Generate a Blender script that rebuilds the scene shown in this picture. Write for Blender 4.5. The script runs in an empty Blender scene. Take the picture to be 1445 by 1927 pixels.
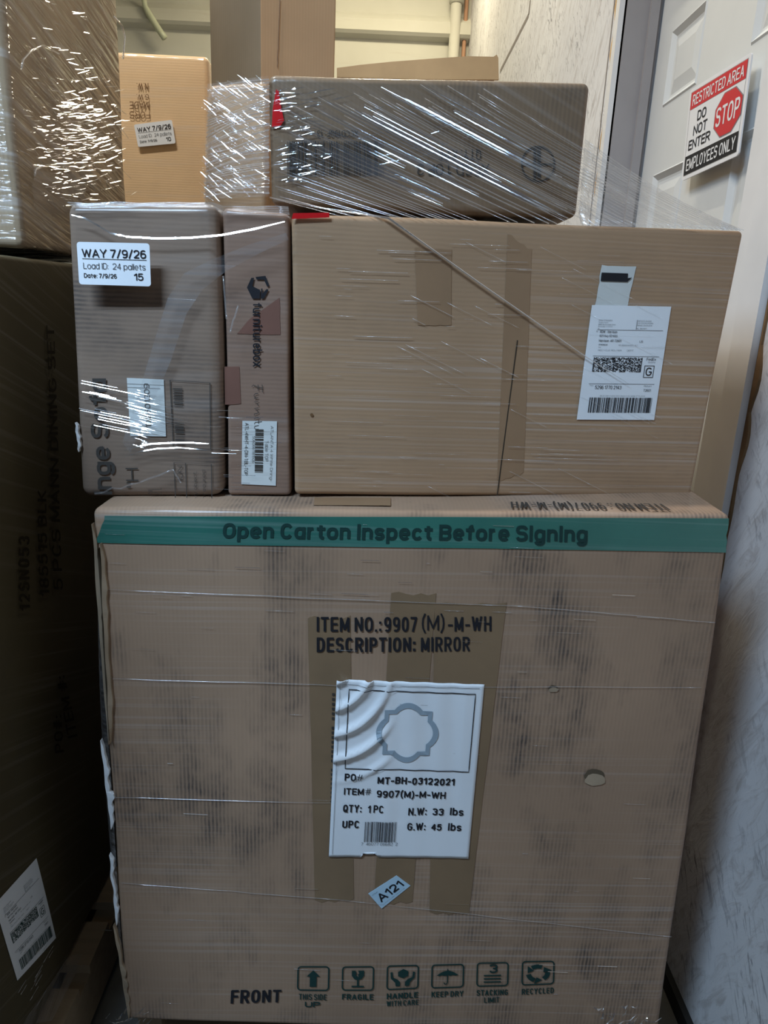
import bpy, bmesh, math, random
from math import sin, cos, radians, pi
from mathutils import Vector, Matrix, noise
random.seed(7)
S = bpy.context.scene
C = S.collection
V = Vector

# ------------------------------------------------------------------ camera, light, exposure
W, H, FPX, EYE = 1445, 1927, 1340.0, 1.25
YAW, PITCH, ROLL = radians(0.9), radians(16.15), radians(2.44)
f0 = V((sin(YAW), cos(YAW), 0)); r0 = V((cos(YAW), -sin(YAW), 0)); up = V((0, 0, 1))
FW = f0*cos(PITCH) - up*sin(PITCH); U0 = f0*sin(PITCH) + up*cos(PITCH)
RT = r0*cos(ROLL) + U0*sin(ROLL); UP = U0*cos(ROLL) - r0*sin(ROLL)
cam_data = bpy.data.cameras.new('camera'); cam = bpy.data.objects.new('camera', cam_data); C.objects.link(cam)
cam_data.sensor_fit = 'VERTICAL'; cam_data.sensor_height = 24; cam_data.lens = FPX/H*24
cam_data.clip_start = 0.02
m = Matrix((RT, UP, -FW)).transposed().to_4x4(); m.translation = V((0, 0, EYE)); cam.matrix_world = m
S.camera = cam
EYEP = V((0, 0, EYE))

S.view_settings.view_transform = 'Standard'; S.view_settings.look = 'None'
S.view_settings.gamma = 1; S.view_settings.use_curve_mapping = False
S.view_settings.exposure = 0.0

world = bpy.data.worlds.new('world'); S.world = world; world.use_nodes = True
world.node_tree.nodes['Background'].inputs[0].default_value = (0.46, 0.58, 1.0, 1)
world.node_tree.nodes['Background'].inputs[1].default_value = 0.03

def area(name, loc, target, sx, sy, power, col, spread=180):
    d = bpy.data.lights.new(name, 'AREA'); d.shape = 'RECTANGLE'; d.size = sx; d.size_y = sy
    d.energy = power; d.color = col; d.spread = radians(spread)
    o = bpy.data.objects.new(name, d); C.objects.link(o); o.location = loc
    o.rotation_euler = (V(target)-V(loc)).to_track_quat('-Z', 'Y').to_euler()
    return o
COOL = (0.53, 0.745, 1.0); WARM = (1.0, 0.88, 0.62)
area('fluorescent_tube_light', (-1.25, -0.28, 2.95), (-1.25, 0.85, 1.65), 1.2, 0.025, 21, COOL, 105)
area('fluorescent_tube_light', (-1.25, -0.46, 2.95), (-1.25, 0.67, 1.65), 1.2, 0.025, 21, COOL, 105)
area('far_tube_light', (-0.10, -2.92, 2.70), (-0.10, -2.92, 0), 1.3, 0.016, 6, COOL)
area('far_tube_light', (-0.10, -3.08, 2.70), (-0.10, -3.08, 0), 1.3, 0.016, 6, COOL)
area('back_lamp_light', (0.0, 5.2, 4.0), (0.0, 5.2, 0), 1.6, 0.3, 56, WARM)
area('middle_lamp_light', (-0.86, 1.26, 3.3), (-0.86, 1.26, 0), 0.6, 0.08, 38, (1, .95, .86))
area('back_glint_light', (-0.05, 3.0, 3.7), (-0.05, 3.0, 0), 0.04, 1.2, 34, (1, .92, .74))  # unseen strip added for glints on the left wrap and a brighter far wall
TUBE = (V((-1.25, -.28, 2.95)), V((.6, 0, 0))); TUBE2 = (V((-1.25, -.46, 2.95)), V((.6, 0, 0)))
FAR = (V((-.10, -2.92, 2.70)), V((.65, 0, 0))); FAR2 = (V((-.10, -3.08, 2.70)), V((.65, 0, 0))); BACK = (V((-.05, 3.0, 3.7)), V((0, .6, 0)))

# ------------------------------------------------------------------ geometry helpers
def ray(x, y):
    return RT*((x-722.5)/FPX) - UP*((y-963.5)/FPX) + FW

class Face:
    """a real flat wall or carton side: a point and a normal towards the room; amp is how much the board bulges"""
    def __init__(s, p, n, amp=0.0, freq=4.0, seed=0.0):
        s.p, s.n, s.amp, s.freq, s.seed = V(p), V(n).normalized(), amp, freq, seed
    def bulge(s, P):
        return s.amp*noise.noise(P*s.freq+V((s.seed, 0, 0))) if s.amp else 0.0
    def hit(s, x, y):
        d = ray(x, y); return EYEP + d*((s.p-EYEP).dot(s.n)/d.dot(s.n))
    def on(s, P, off):
        return P + s.n*(off + s.bulge(P))
    def at(s, x, y, off=0.0):
        return s.on(s.hit(x, y), off)

def mesh_obj(name, verts, faces, mat, parent=None, base=None, smooth=False, mats=None, idx=None):
    b = base if base is not None else (parent.get('_b') and V(parent['_b']) if parent else None)
    if b is None: b = V((0, 0, 0))
    me = bpy.data.meshes.new(name)
    me.from_pydata([tuple(V(v)-b) for v in verts], [], faces)
    for mt in (mats or [mat]): me.materials.append(mt)
    if idx: me.polygons.foreach_set('material_index', idx)
    if smooth: me.polygons.foreach_set('use_smooth', [True]*len(me.polygons))
    me.update()
    o = bpy.data.objects.new(name, me); C.objects.link(o)
    if parent is not None:
        o.parent = parent; o['_b'] = list(b)
        if not parent.parent and parent.type == 'EMPTY': pass
        elif parent.type == 'MESH': pass
    else:
        o.location = b; o['_b'] = list(b)
    return o

def tag(o, label, cat=None, group=None, kind=None):
    o['label'] = label
    if cat: o['category'] = cat
    if group: o['group'] = group
    if kind: o['kind'] = kind
    return o

def thing(name, base, label, cat, group=None):
    o = bpy.data.objects.new(name, None); C.objects.link(o); o.location = base; o['_b'] = list(base)
    o.empty_display_size = 0.05
    return tag(o, label, cat, group)

def box_vf(x0, x1, y0, y1, z0, z1):
    v = [(x0,y0,z0),(x1,y0,z0),(x1,y1,z0),(x0,y1,z0),(x0,y0,z1),(x1,y0,z1),(x1,y1,z1),(x0,y1,z1)]
    f = [(0,3,2,1),(4,5,6,7),(0,1,5,4),(1,2,6,5),(2,3,7,6),(3,0,4,7)]
    return v, f
class MB:
    def __init__(s): s.v, s.f = [], []
    def add(s, v, f):
        n = len(s.v); s.v += [V(q) for q in v]; s.f += [tuple(n+i for i in q) for q in f]; return s
    def box(s, *a): return s.add(*box_vf(*a))
    def tube(s, pts, r, n=8, cap=True):
        pts = [V(p) for p in pts]; k = len(pts); rs = r if isinstance(r, (list, tuple)) else [r]*k
        vs, fs = [], []; prev = None
        for i, p in enumerate(pts):
            t = (pts[min(i+1, k-1)]-pts[max(i-1, 0)]).normalized()
            a = V((0, 0, 1)) if abs(t.z) < .9 else V((1, 0, 0))
            if prev is not None: a = prev
            e = (a-t*a.dot(t)).normalized(); prev = e; g = t.cross(e)
            for j in range(n): vs.append(p+(e*cos(2*pi*j/n)+g*sin(2*pi*j/n))*rs[i])
        for i in range(k-1):
            for j in range(n): fs.append((i*n+j, i*n+(j+1)%n, (i+1)*n+(j+1)%n, (i+1)*n+j))
        if cap: fs += [tuple(range(n-1, -1, -1)), tuple((k-1)*n+j for j in range(n))]
        return s.add(vs, fs)
    def stuff(s, name, mat, parent, smooth=True):
        o = s.build(name, mat, parent, None, smooth); o['kind'] = 'stuff'; return o
    def build(s, name, mat, parent=None, base=None, smooth=False): return mesh_obj(name, s.v, s.f, mat, parent, base, smooth)

def arc(cx, cy, rx, ry, a0, a1, n=9, k=2.5):
    o = []
    for i in range(n+1):
        a = radians(a0+(a1-a0)*i/n); c, d = cos(a), sin(a)
        o.append((cx+rx*math.copysign(abs(c)**(2/k), c), cy+ry*math.copysign(abs(d)**(2/k), d)))
    return o
XH = .72
def _glyphs():
    g = {}
    def G(ch, w, *ls): g[ch] = (w, ls)
    G('A', .70, [(0,0),(.5,1),(1,0)], [(.2,.3),(.8,.3)])
    bow = lambda y0, y1, x=.5: [(0,y1),(x,y1)]+arc(x, (y0+y1)/2, 1-x, (y1-y0)/2, 90, -90)[1:-1]+[(x,y0),(0,y0)]
    G('B', .62, [(0,0),(0,1)], bow(.52,1), bow(0,.52)); G('C', .62, arc(.5,.5,.5,.5,40,320,18))
    G('D', .64, [(0,0),(0,1)], [(0,1),(.4,1)]+arc(.4,.5,.6,.5,90,-90,14)[1:-1]+[(.4,0),(0,0)])
    G('E', .55, [(1,1),(0,1),(0,0),(1,0)], [(0,.52),(.9,.52)]); G('F', .52, [(1,1),(0,1),(0,0)], [(0,.52),(.9,.52)])
    G('G', .66, arc(.5,.5,.5,.5,40,340,18)+[(1,.46),(.55,.46)]); G('H', .64, [(0,0),(0,1)], [(1,0),(1,1)], [(0,.5),(1,.5)])
    G('I', 0, [(.5,0),(.5,1)]); G('J', .5, [(1,1),(1,.25)]+arc(.5,.28,.5,.28,0,-180,8)[1:])
    G('K', .64, [(0,0),(0,1)], [(1,1),(.05,.45)], [(.3,.55),(1,0)]); G('L', .50, [(0,1),(0,0),(1,0)])
    G('M', .80, [(0,0),(0,1),(.5,.1),(1,1),(1,0)]); G('N', .64, [(0,0),(0,1),(1,0),(1,1)]); G('O', .66, arc(.5,.5,.5,.5,0,360,24))
    G('P', .60, [(0,0),(0,1)], bow(.45,1)); G('Q', .66, arc(.5,.5,.5,.5,0,360,24), [(.6,.25),(1,-.05)])
    G('R', .64, [(0,0),(0,1)], bow(.47,1), [(.5,.47),(1,0)])
    G('S', .60, arc(.5,.76,.5,.24,20,180,9)+arc(.5,.76,.5,.24,180,270,5)[1:]+arc(.5,.26,.5,.26,90,0,5)+arc(.5,.26,.5,.26,0,-160,9)[1:])
    G('T', .60, [(0,1),(1,1)], [(.5,1),(.5,0)]); G('U', .64, [(0,1),(0,.3)]+arc(.5,.3,.5,.3,180,360,12)+[(1,1)])
    G('V', .68, [(0,1),(.5,0),(1,1)]); G('W', 1.0, [(0,1),(.25,0),(.5,.95),(.75,0),(1,1)]); G('X', .66, [(0,0),(1,1)], [(0,1),(1,0)])
    G('Y', .66, [(0,1),(.5,.45),(1,1)], [(.5,.45),(.5,0)]); G('Z', .60, [(0,1),(1,1),(0,0),(1,0)])
    G('0', .56, arc(.5,.5,.5,.5,0,360,24)); G('1', .28, [(0,.75),(1,1),(1,0)])
    G('2', .56, arc(.5,.70,.5,.30,170,0,10)+[(.9,.5),(0,0),(1,0)])
    G('3', .56, arc(.5,.76,.5,.24,160,-90,12), arc(.5,.27,.5,.27,90,-160,12)); G('4', .58, [(.75,0),(.75,1),(0,.28),(1,.28)])
    G('5', .56, [(.95,1),(.1,1),(.03,.52)]+arc(.47,.32,.53,.32,120,-160,12)); G('7', .54, [(0,1),(1,1),(.3,0)])
    G('6', .56, arc(.5,.30,.5,.30,0,360,20), [(0,.3)]+arc(.55,.55,.55,.45,180,60,9)); G('9', .56, arc(.5,.70,.5,.30,0,360,20), [(1,.7)]+arc(.45,.45,.55,.45,0,-120,9))
    G('8', .56, arc(.5,.76,.44,.24,0,360,18), arc(.5,.27,.5,.27,0,360,18))
    x = XH
    bowl = arc(.5,x/2,.5,x/2,0,360,20)
    G('a', .54, arc(.5,x/2,.5,x/2,0,360,20), [(1,x),(1,0)]); G('b', .54, [(0,0),(0,1)], bowl); G('c', .52, arc(.5,x/2,.5,x/2,40,320,14)); G('d', .54, [(1,0),(1,1)], bowl)
    G('e', .55, [(0,x*.5),(1,x*.5)]+arc(.5,x/2,.5,x/2,0,315,16)); G('f', .36, [(.5,0),(.5,.78)]+arc(.95,.78,.45,.22,180,90,5), [(0,x),(1,x)])
    G('g', .54, bowl, [(1,x),(1,-.05)]+arc(.5,-.05,.5,.25,0,-160,8)); G('h', .52, [(0,0),(0,1)], [(0,.42)]+arc(.5,.42,.5,x-.42,180,0,9)+[(1,0)])
    G('i', 0, [(.5,0),(.5,x)], [(.5,.95),(.5,1)]); G('j', .2, [(1,x),(1,-.1),(0,-.28)], [(1,.95),(1,1)]); G('k', .52, [(0,0),(0,1)], [(1,x),(.05,.3)], [(.35,.42),(1,0)]); G('l', 0, [(.5,0),(.5,1)])
    hump = lambda a, b: [(a,.4)]+arc((a+b)/2,.42,(b-a)/2,x-.42,180,0,8)+[(b,0)]
    G('m', .84, [(0,0),(0,x)], hump(0,.5), hump(.5,1)); G('n', .52, [(0,0),(0,x)], hump(0,1)); G('o', .56, bowl); G('p', .54, [(0,-.28),(0,x)], bowl); G('q', .54, [(1,-.28),(1,x)], bowl)
    G('r', .32, [(0,0),(0,x)], [(0,.4)]+arc(.8,.42,.8,x-.42,180,90,5)); G('s', .48, arc(.5,x*.75,.5,x*.25,25,270,10)+arc(.5,x*.25,.5,x*.25,90,-155,10))
    G('t', .36, [(.45,.95),(.45,.2)]+arc(.95,.2,.5,.2,180,270,5), [(0,x),(1,x)]); G('u', .52, [(0,x),(0,.3)]+arc(.5,.3,.5,.3,180,360,9)+[(1,.3)], [(1,x),(1,0)])
    G('v', .54, [(0,x),(.5,0),(1,x)]); G('w', .78, [(0,x),(.25,0),(.5,x*.9),(.75,0),(1,x)]); G('x', .52, [(0,0),(1,x)], [(0,x),(1,0)]); G('y', .54, [(0,x),(.5,0)], [(1,x),(.35,-.28),(.1,-.28)]); G('z', .48, [(0,x),(1,x),(0,0),(1,0)])
    G('.', 0, [(.5,0),(.5,.02)]); G(',', .05, [(.5,.05),(.2,-.15)]); G(':', 0, [(.5,.05),(.5,.08)], [(.5,x-.1),(.5,x-.07)]); G('-', .30, [(0,.40),(1,.40)]); G('/', .36, [(0,-.05),(1,1.05)])
    G('(', .18, [(1,1.1),(.2,.8),(0,.45),(.2,.1),(1,-.2)]); G(')', .18, [(0,1.1),(.8,.8),(1,.45),(.8,.1),(0,-.2)]); G('#', .55, [(.2,0),(.4,1)], [(.6,0),(.8,1)], [(0,.35),(1,.35)], [(0,.68),(1,.68)]); G('"', .22, [(0,1),(0,.7)], [(1,1),(1,.7)])
    return g
GLYPHS = _glyphs()
def text_geo(body, w, h, th, gap=None):
    """block lettering built from strokes in a w x h box; th is the stroke as a share of the height"""
    cap = h; low = min((y for ch in body if ch in GLYPHS for l in GLYPHS[ch][1] for _, y in l), default=0)
    low = min(0, low); cap = h/(1-low+(0 if low == 0 else 0)); base = -low*cap
    th = min(th, .20); t = th*cap
    nv = sum({'M': 3.2, 'W': 3.4, 'm': 3.2, 'w': 3.2, 'I': .9, 'i': .9, 'l': .9, '.': .9, ':': .9, '1': 1.3, '-': 1.2, ' ': 1.0}.get(ch, 2.05) for ch in body)
    t = min(t, w/nv*.56); th = max(th*.75, t/cap) if t < th*cap else th
    g = min((.11 if gap is None else gap)*cap, t*.8 if th > .13 else 9)
    fix = sum(t+g for ch in body if ch != ' ')-g; var = sum(GLYPHS[ch][0] if ch != ' ' else .34 for ch in body)
    kx = (w-fix)/max(var, .01)
    if kx < .25*cap:                                   # very condensed: thinner uprights
        q = w/(fix+var*.45*cap); t *= q; g *= q; kx = (w-fix*q)/max(var, .01)
    tx = t; ty = min(th*cap, t*1.5); tt = min(tx, th*cap)
    v, f, x = [], [], 0.0
    for ch in body:
        if ch == ' ': x += .34*kx; continue
        gw, ls = GLYPHS[ch]
        for l in ls:
            P = [(x+tt/2+px*gw*kx, base+tt/2+py*(cap-tt)) for px, py in l]
            for i_ in range(len(P)-1):
                (ax, ay), (bx, by) = P[i_], P[i_+1]; L = math.hypot(bx-ax, by-ay)
                if L < 1e-9: continue
                dx, dy = (bx-ax)/L*tt/2, (by-ay)/L*tt/2
                short = len(l) > 6
                e0 = 1 if (i_ == 0 and not short) else .45; e1 = 1 if (i_ == len(P)-2 and not short) else .45
                if i_ == 0 and not short and len(l) > 2 and False: e0 = 1
                n = len(v)
                v += [(ax-dx*e0-dy, ay-dy*e0+dx), (ax-dx*e0+dy, ay-dy*e0-dx), (bx+dx*e1+dy, by+dy*e1-dx), (bx+dx*e1-dy, by+dy*e1+dx)]
                f.append((n, n+1, n+2, n+3))
        x += gw*kx+tt+g
    return v, f

class Patch:
    """a four-cornered piece of a face (printing, tape, label); s,t in 0..1 from its lower left"""
    def __init__(p, face, bl, br, tr, tl, off):
        p.face = face; p.off = off
        p.c = [face.hit(*q) for q in (bl, br, tr, tl)]
    def at(p, s, t, extra=0.0):
        a, b, c, d = p.c
        return p.face.on((a*(1-s)+b*s)*(1-t)+(d*(1-s)+c*s)*t, p.off+extra)
    def sheet(p, name, mat, parent, n=8, mm=8, wob=0.0, round_=0.0, thick=0.0005):
        vs, fs = [], []
        for j in range(mm+1):
            for i in range(n+1):
                s, t = i/n, j/mm
                if wob: 
                    if i in (0, n): s += wob*noise.noise(V((t*9, i, p.off*900)))
                    if j in (0, mm): t += wob*noise.noise(V((s*9, 7+j, p.off*900)))
                vs.append(p.at(s, t))
        k = len(vs)
        vs += [p.at(i/n, j/mm, -thick) for j in range(mm+1) for i in range(n+1)] if not wob else [v - p.face.n*thick for v in vs]
        q = lambda i, j: j*(n+1)+i
        for j in range(mm):
            for i in range(n):
                fs.append((q(i,j), q(i+1,j), q(i+1,j+1), q(i,j+1)))
                fs.append((k+q(i,j), k+q(i,j+1), k+q(i+1,j+1), k+q(i+1,j)))
        rim = [q(i,0) for i in range(n)]+[q(n,j) for j in range(mm)]+[q(i,mm) for i in range(n,0,-1)]+[q(0,j) for j in range(mm,0,-1)]
        for a, b in zip(rim, rim[1:]+rim[:1]): fs.append((a, k+a, k+b, b))
        return mesh_obj(name, vs, fs, mat, parent, smooth=False)

class Ink:
    """flat printing on a patch: letters, strokes and shapes gathered into one mesh"""
    def __init__(s, patch, off=0.0005): s.p, s.off, s.v, s.f = patch, off, [], []
    def _add(s, st, f):
        n = len(s.v); s.v += [s.p.at(a, b, s.off) for a, b in st]; s.f += [tuple(n+i for i in q) for q in f]; return s
    def text(s, body, x0, y0, x1, y1, bold=0.0, rot=0, spacing=1.0, th=None):
        c = s.p.c; mx, my = (c[1]-c[0]).length*(x1-x0), (c[3]-c[0]).length*(y1-y0)
        if rot in (90, 270): mx, my = my, mx
        th = th if th is not None else min(.24, .085+bold*4.4)
        st, f = text_geo(body, mx, my, th); st = [(a/mx, b/my) for a, b in st]
        R = {0: lambda a, b: (a, b), 90: lambda a, b: (1-b, a), 180: lambda a, b: (1-a, 1-b), 270: lambda a, b: (b, 1-a)}[rot]
        st = [(x0+R(a,b)[0]*(x1-x0), y0+R(a,b)[1]*(y1-y0)) for a, b in st]; keep = s.off
        for j, q in enumerate(f):                       # strokes lie a hair above one another, like layers of ink
            s.off = keep+2e-5*(j % 9); s._add([st[k] for k in q], [(0, 1, 2, 3)])
        s.off = keep; return s
    def poly(s, pts): return s._add(pts, [tuple(range(len(pts)))])
    def rect(s, x0, y0, x1, y1): return s.poly([(x0,y0),(x1,y0),(x1,y1),(x0,y1)])
    def stroke(s, pts, wx, wy=None, closed=False):
        wy = wy or wx; n = len(pts); L, R = [], []
        for i, (x, y) in enumerate(pts):
            a = pts[(i-1) % n] if (closed or i) else pts[i]; b = pts[(i+1) % n] if (closed or i < n-1) else pts[i]
            dx, dy = (b[0]-a[0])/wx, (b[1]-a[1])/wy; l = math.hypot(dx, dy) or 1
            L.append((x-dy/l*wx/2, y+dx/l*wy/2)); R.append((x+dy/l*wx/2, y-dx/l*wy/2))
        st = L+R
        return s._add(st, [(i, (i+1) % n, n+(i+1) % n, n+i) for i in range(n if closed else n-1)])
    def frame(s, x0, y0, x1, y1, wx, wy=None): return s.stroke([(x0,y0),(x1,y0),(x1,y1),(x0,y1)], wx*1.2, (wy or wx)*1.2, True)
    def bars(s, x0, y0, x1, y1, n=50, along='x', seed=1):
        r = random.Random(seed); w = [r.choice((1,1,2,3)) for _ in range(n*2)]; t = sum(w); c = 0
        for i, q in enumerate(w):
            if i % 2 == 0:
                a, b = c/t, (c+q)/t
                if along == 'x': s.rect(x0+(x1-x0)*a, y0, x0+(x1-x0)*b, y1)
                else: s.rect(x0, y0+(y1-y0)*a, x1, y0+(y1-y0)*b)
            c += q
        return s
    def dots(s, x0, y0, x1, y1, nx, ny, seed=3):
        r = random.Random(seed)
        for i in range(nx):
            for j in range(ny):
                if i in (0, nx-1) or r.random() < .5:
                    a, b = x0+(x1-x0)*i/nx, y0+(y1-y0)*j/ny
                    s.rect(a, b, a+(x1-x0)/nx, b+(y1-y0)/ny)
        return s
    def build(s, name, mat, parent): return mesh_obj(name, s.v, s.f, mat, parent)

# ------------------------------------------------------------------ materials
class NT:
    def __init__(s, name):
        s.m = bpy.data.materials.new(name); s.m.use_nodes = True; s.t = s.m.node_tree; s.t.nodes.clear()
        s.out = s.t.nodes.new('ShaderNodeOutputMaterial')
    def n(s, typ, ins=None, **kw):
        q = s.t.nodes.new('ShaderNode'+typ)
        for k, v in kw.items(): setattr(q, k, v)
        for k, v in (ins or {}).items():
            if isinstance(v, bpy.types.NodeSocket): s.t.links.new(v, q.inputs[k])
            else: q.inputs[k].default_value = v
        return q
    def obj(s, scale=(1,1,1), rot=(0,0,0)):
        tc = s.n('TexCoord'); a = s.n('Mapping', {'Vector': tc.outputs['Object'], 'Rotation': rot})
        b = s.n('Mapping', {'Vector': a.outputs[0], 'Scale': scale}); return b.outputs[0]
    def noise(s, vec, scale=5.0, detail=4.0, rough=.55, dist=0.0):
        return s.n('TexNoise', {'Vector': vec, 'Scale': scale, 'Detail': detail, 'Roughness': rough, 'Distortion': dist}).outputs[0]
    def rmp(s, fac, lo, hi, a=0.0, b=1.0):
        return s.n('MapRange', {'Value': fac, 'From Min': lo, 'From Max': hi, 'To Min': a, 'To Max': b}).outputs[0]
    def mul(s, a, b, op='MULTIPLY'):
        q = s.n('Math', operation=op)
        for i, v in enumerate((a, b)):
            if isinstance(v, bpy.types.NodeSocket): s.t.links.new(v, q.inputs[i])
            else: q.inputs[i].default_value = v
        return q.outputs[0]
    def mix(s, fac, a, b, blend='MIX'):
        q = s.n('MixRGB', {'Fac': fac}, blend_type=blend)
        for i, v in ((1, a), (2, b)):
            if isinstance(v, bpy.types.NodeSocket): s.t.links.new(v, q.inputs[i])
            else: q.inputs[i].default_value = (*v, 1)
        return q.outputs[0]
    def bump(s, h, strength, dist=.002):
        return s.n('Bump', {'Height': h, 'Strength': strength, 'Distance': dist}).outputs[0]
    def done(s, **ins):
        p = s.n('BsdfPrincipled', {k.replace('_', ' '): v for k, v in ins.items()}); s.t.links.new(p.outputs[0], s.out.inputs[0]); return s.m
def col(c): return (*c, 1)

def plain(name, c, rough=.6, spec=.3, var=0.0, metal=0.0):
    t = NT(name)
    if var:
        b = t.mix(t.rmp(t.noise(t.obj(), 9, 5), .3, .7), tuple(q*(1-var) for q in c), tuple(min(1, q*(1+var)) for q in c))
    else: b = col(c)
    return t.done(Base_Color=b, Roughness=rough, Specular_IOR_Level=spec, Metallic=metal)

def kraft(name, c, flute='X', smudge=0.0, coat=0.5, ang=0.0, haze=0.25, bump=.25, streak=(1.5, 1.5, 130), flute_k=.10, crough=.22, axis='Y', bd=.004):
    """brown corrugated board seen through tight stretch film: flute lines, scuffs, fine film streaks, glossy film coat"""
    t = NT(name); o = t.obj()
    fl = t.n('TexWave', {'Vector': o, 'Scale': 55.0, 'Distortion': 1.2, 'Detail': 2.0}, wave_type='BANDS', bands_direction=flute).outputs['Fac']
    big = t.noise(o, 3.5, 6, .6); med = t.noise(o, 28, 5)
    b = t.mix(t.rmp(big, .3, .7), tuple(q*.86 for q in c), tuple(q*1.12 for q in c))
    b = t.mix(t.mul(t.rmp(med, .35, .7), .25), b, tuple(q*.7 for q in c))
    b = t.mix(t.mul(fl, flute_k), b, tuple(q*.55 for q in c))
    if smudge:
        wide = (7, 7, 3.2) if flute == 'X' else (3.2, 3.2, 8)
        sm = t.rmp(t.noise(t.obj(wide), 1.0, 5, .62), .47, .68)
        sm = t.mul(sm, t.rmp(fl, .15, .8, .35, 1.0)); sm = t.mul(sm, t.rmp(t.noise(o, 40, 3), .3, .65, .3, 1))
        b = t.mix(t.mul(sm, smudge), b, (.035, .033, .036))
    rot = (0, ang, 0) if axis == 'Y' else (ang, 0, 0)
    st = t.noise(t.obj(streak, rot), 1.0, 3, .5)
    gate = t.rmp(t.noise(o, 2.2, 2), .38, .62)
    b = t.mix(t.mul(t.mul(t.rmp(st, .52, .75), gate), haze), b, (.62, .58, .55))  # pale film haze and sheen mixed into the board colour
    cb = t.bump(st, bump, bd)
    return t.done(Base_Color=b, Roughness=.75, Specular_IOR_Level=.2, Coat_Weight=coat, Coat_Roughness=crough, Coat_Normal=cb,
                  Normal=t.bump(t.mul(fl, t.rmp(big, .2, .8)), .12, .001))

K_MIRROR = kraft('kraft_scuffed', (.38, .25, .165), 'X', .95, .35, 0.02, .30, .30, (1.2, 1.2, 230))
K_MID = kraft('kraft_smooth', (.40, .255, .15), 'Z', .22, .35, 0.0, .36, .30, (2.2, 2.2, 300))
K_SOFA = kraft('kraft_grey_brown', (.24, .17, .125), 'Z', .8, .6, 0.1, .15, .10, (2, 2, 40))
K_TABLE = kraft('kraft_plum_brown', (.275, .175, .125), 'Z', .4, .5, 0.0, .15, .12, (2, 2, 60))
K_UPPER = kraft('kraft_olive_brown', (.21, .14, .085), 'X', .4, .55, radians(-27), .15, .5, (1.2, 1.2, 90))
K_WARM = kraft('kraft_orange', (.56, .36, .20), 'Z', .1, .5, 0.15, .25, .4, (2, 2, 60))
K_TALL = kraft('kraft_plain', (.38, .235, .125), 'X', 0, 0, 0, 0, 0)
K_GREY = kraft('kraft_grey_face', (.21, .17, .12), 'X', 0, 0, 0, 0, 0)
K_WRAP = kraft('kraft_under_wrinkled_film', (.34, .25, .16), 'X', .5, 1.0, radians(12), .65, 1.0, (6, 6, 85), .1, .08, 'X', .014)  # pale streaks strengthened to paint in the film's white shine
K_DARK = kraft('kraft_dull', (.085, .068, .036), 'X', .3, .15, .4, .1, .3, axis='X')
TAPE = plain('brown_packing_tape', (.235, .155, .09), .35, .4, .12)
TAPE_MID = plain('faint_packing_tape', (.30, .185, .105), .35, .4, .1)
TAPE_RED = plain('reddish_packing_tape', (.19, .095, .07), .35, .4, .12)
def green_tape():
    t = NT('green_printed_tape'); o = t.obj()
    b = t.mix(t.rmp(t.noise(o, 5, 5), .35, .65), (.028, .14, .11), (.045, .20, .155))
    st = t.noise(t.obj((1.5, 1.5, 150)), 1.0, 3)
    b = t.mix(t.mul(t.rmp(st, .52, .75), .22), b, (.4, .5, .47))
    return t.done(Base_Color=b, Roughness=.35, Coat_Weight=.6, Coat_Roughness=.15, Coat_Normal=t.bump(st, .3, .004))
GREEN = green_tape()
PAPER = plain('white_label_paper', (.80, .83, .86), .55, .3, .03)
PAPER2 = plain('aged_label_paper', (.60, .62, .60), .55, .3, .06)
BLUEP = plain('pale_blue_sticker', (.45, .62, .74), .55, .3, .03)
INK = plain('black_ink', (.018, .018, .022), .6, .2)
INKF = plain('faded_ink', (.055, .048, .042), .65, .2)
INKD = plain('dull_ink', (.028, .022, .014), .8, .1)
INKB = plain('brown_faded_ink', (.17, .09, .04), .65, .2)
INKG = plain('green_black_ink', (.012, .045, .04), .5, .3)
GREYP = plain('grey_blue_print', (.30, .37, .43), .6, .2)
RED = plain('red_print', (.62, .02, .035), .4, .4)
REDT = plain('red_tape', (.55, .01, .012), .25, .5)
WHITE = plain('white_sign_plastic', (.80, .80, .82), .35, .4)
WOOD = NT('pallet_wood')
_o = WOOD.obj((3, 40, 40)); WOOD = WOOD.done(Base_Color=WOOD.mix(WOOD.noise(_o, 1.5, 5), (.16, .11, .065), (.32, .24, .15)), Roughness=.8)

def film(name, clear=.72, rough=.12, white=.12, ang=0.0, streak=(2, 2, 120), bump=.6, axis='Y'):
    t = NT(name); rot = (0, ang, 0) if axis == 'Y' else (ang, 0, 0)
    st = t.noise(t.obj(streak, rot), 1.0, 3)
    nb = t.bump(st, bump, .004)
    g = t.n('BsdfGlossy', {'Color': (1, 1, 1, 1), 'Roughness': rough, 'Normal': nb})
    d = t.n('BsdfDiffuse', {'Color': (.75, .75, .76, 1)}); tl = t.n('BsdfTranslucent', {'Color': (.75, .75, .76, 1)})
    dm = t.n('MixShader', {0: .4, 1: d.outputs[0], 2: tl.outputs[0]})
    gd = t.n('MixShader', {0: white, 1: g.outputs[0], 2: dm.outputs[0]})
    tr = t.n('BsdfTransparent')
    fac = t.rmp(st, .4, .72, min(1, clear+.10), clear-.22)
    mx = t.n('MixShader', {0: fac, 1: gd.outputs[0], 2: tr.outputs[0]})
    t.t.links.new(mx.outputs[0], t.out.inputs[0]); return t.m
FILM = film('stretch_film', .80, .15, .5)
FILM_DIAG = film('stretch_film_pulled_diagonally', .84, .14, .4, radians(-27), (2, 2, 110))
FILM_CREASE = film('creased_film', .45, .06, .12, 0, (3, 3, 3), .0)
FILM_PALE = film('pale_pulled_film', .40, .07, .35, 0, (3, 3, 3), .0)
FILM_FAINT = film('faint_film_crease', .78, .16, .5, 0, (3, 3, 3), .0)

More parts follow.
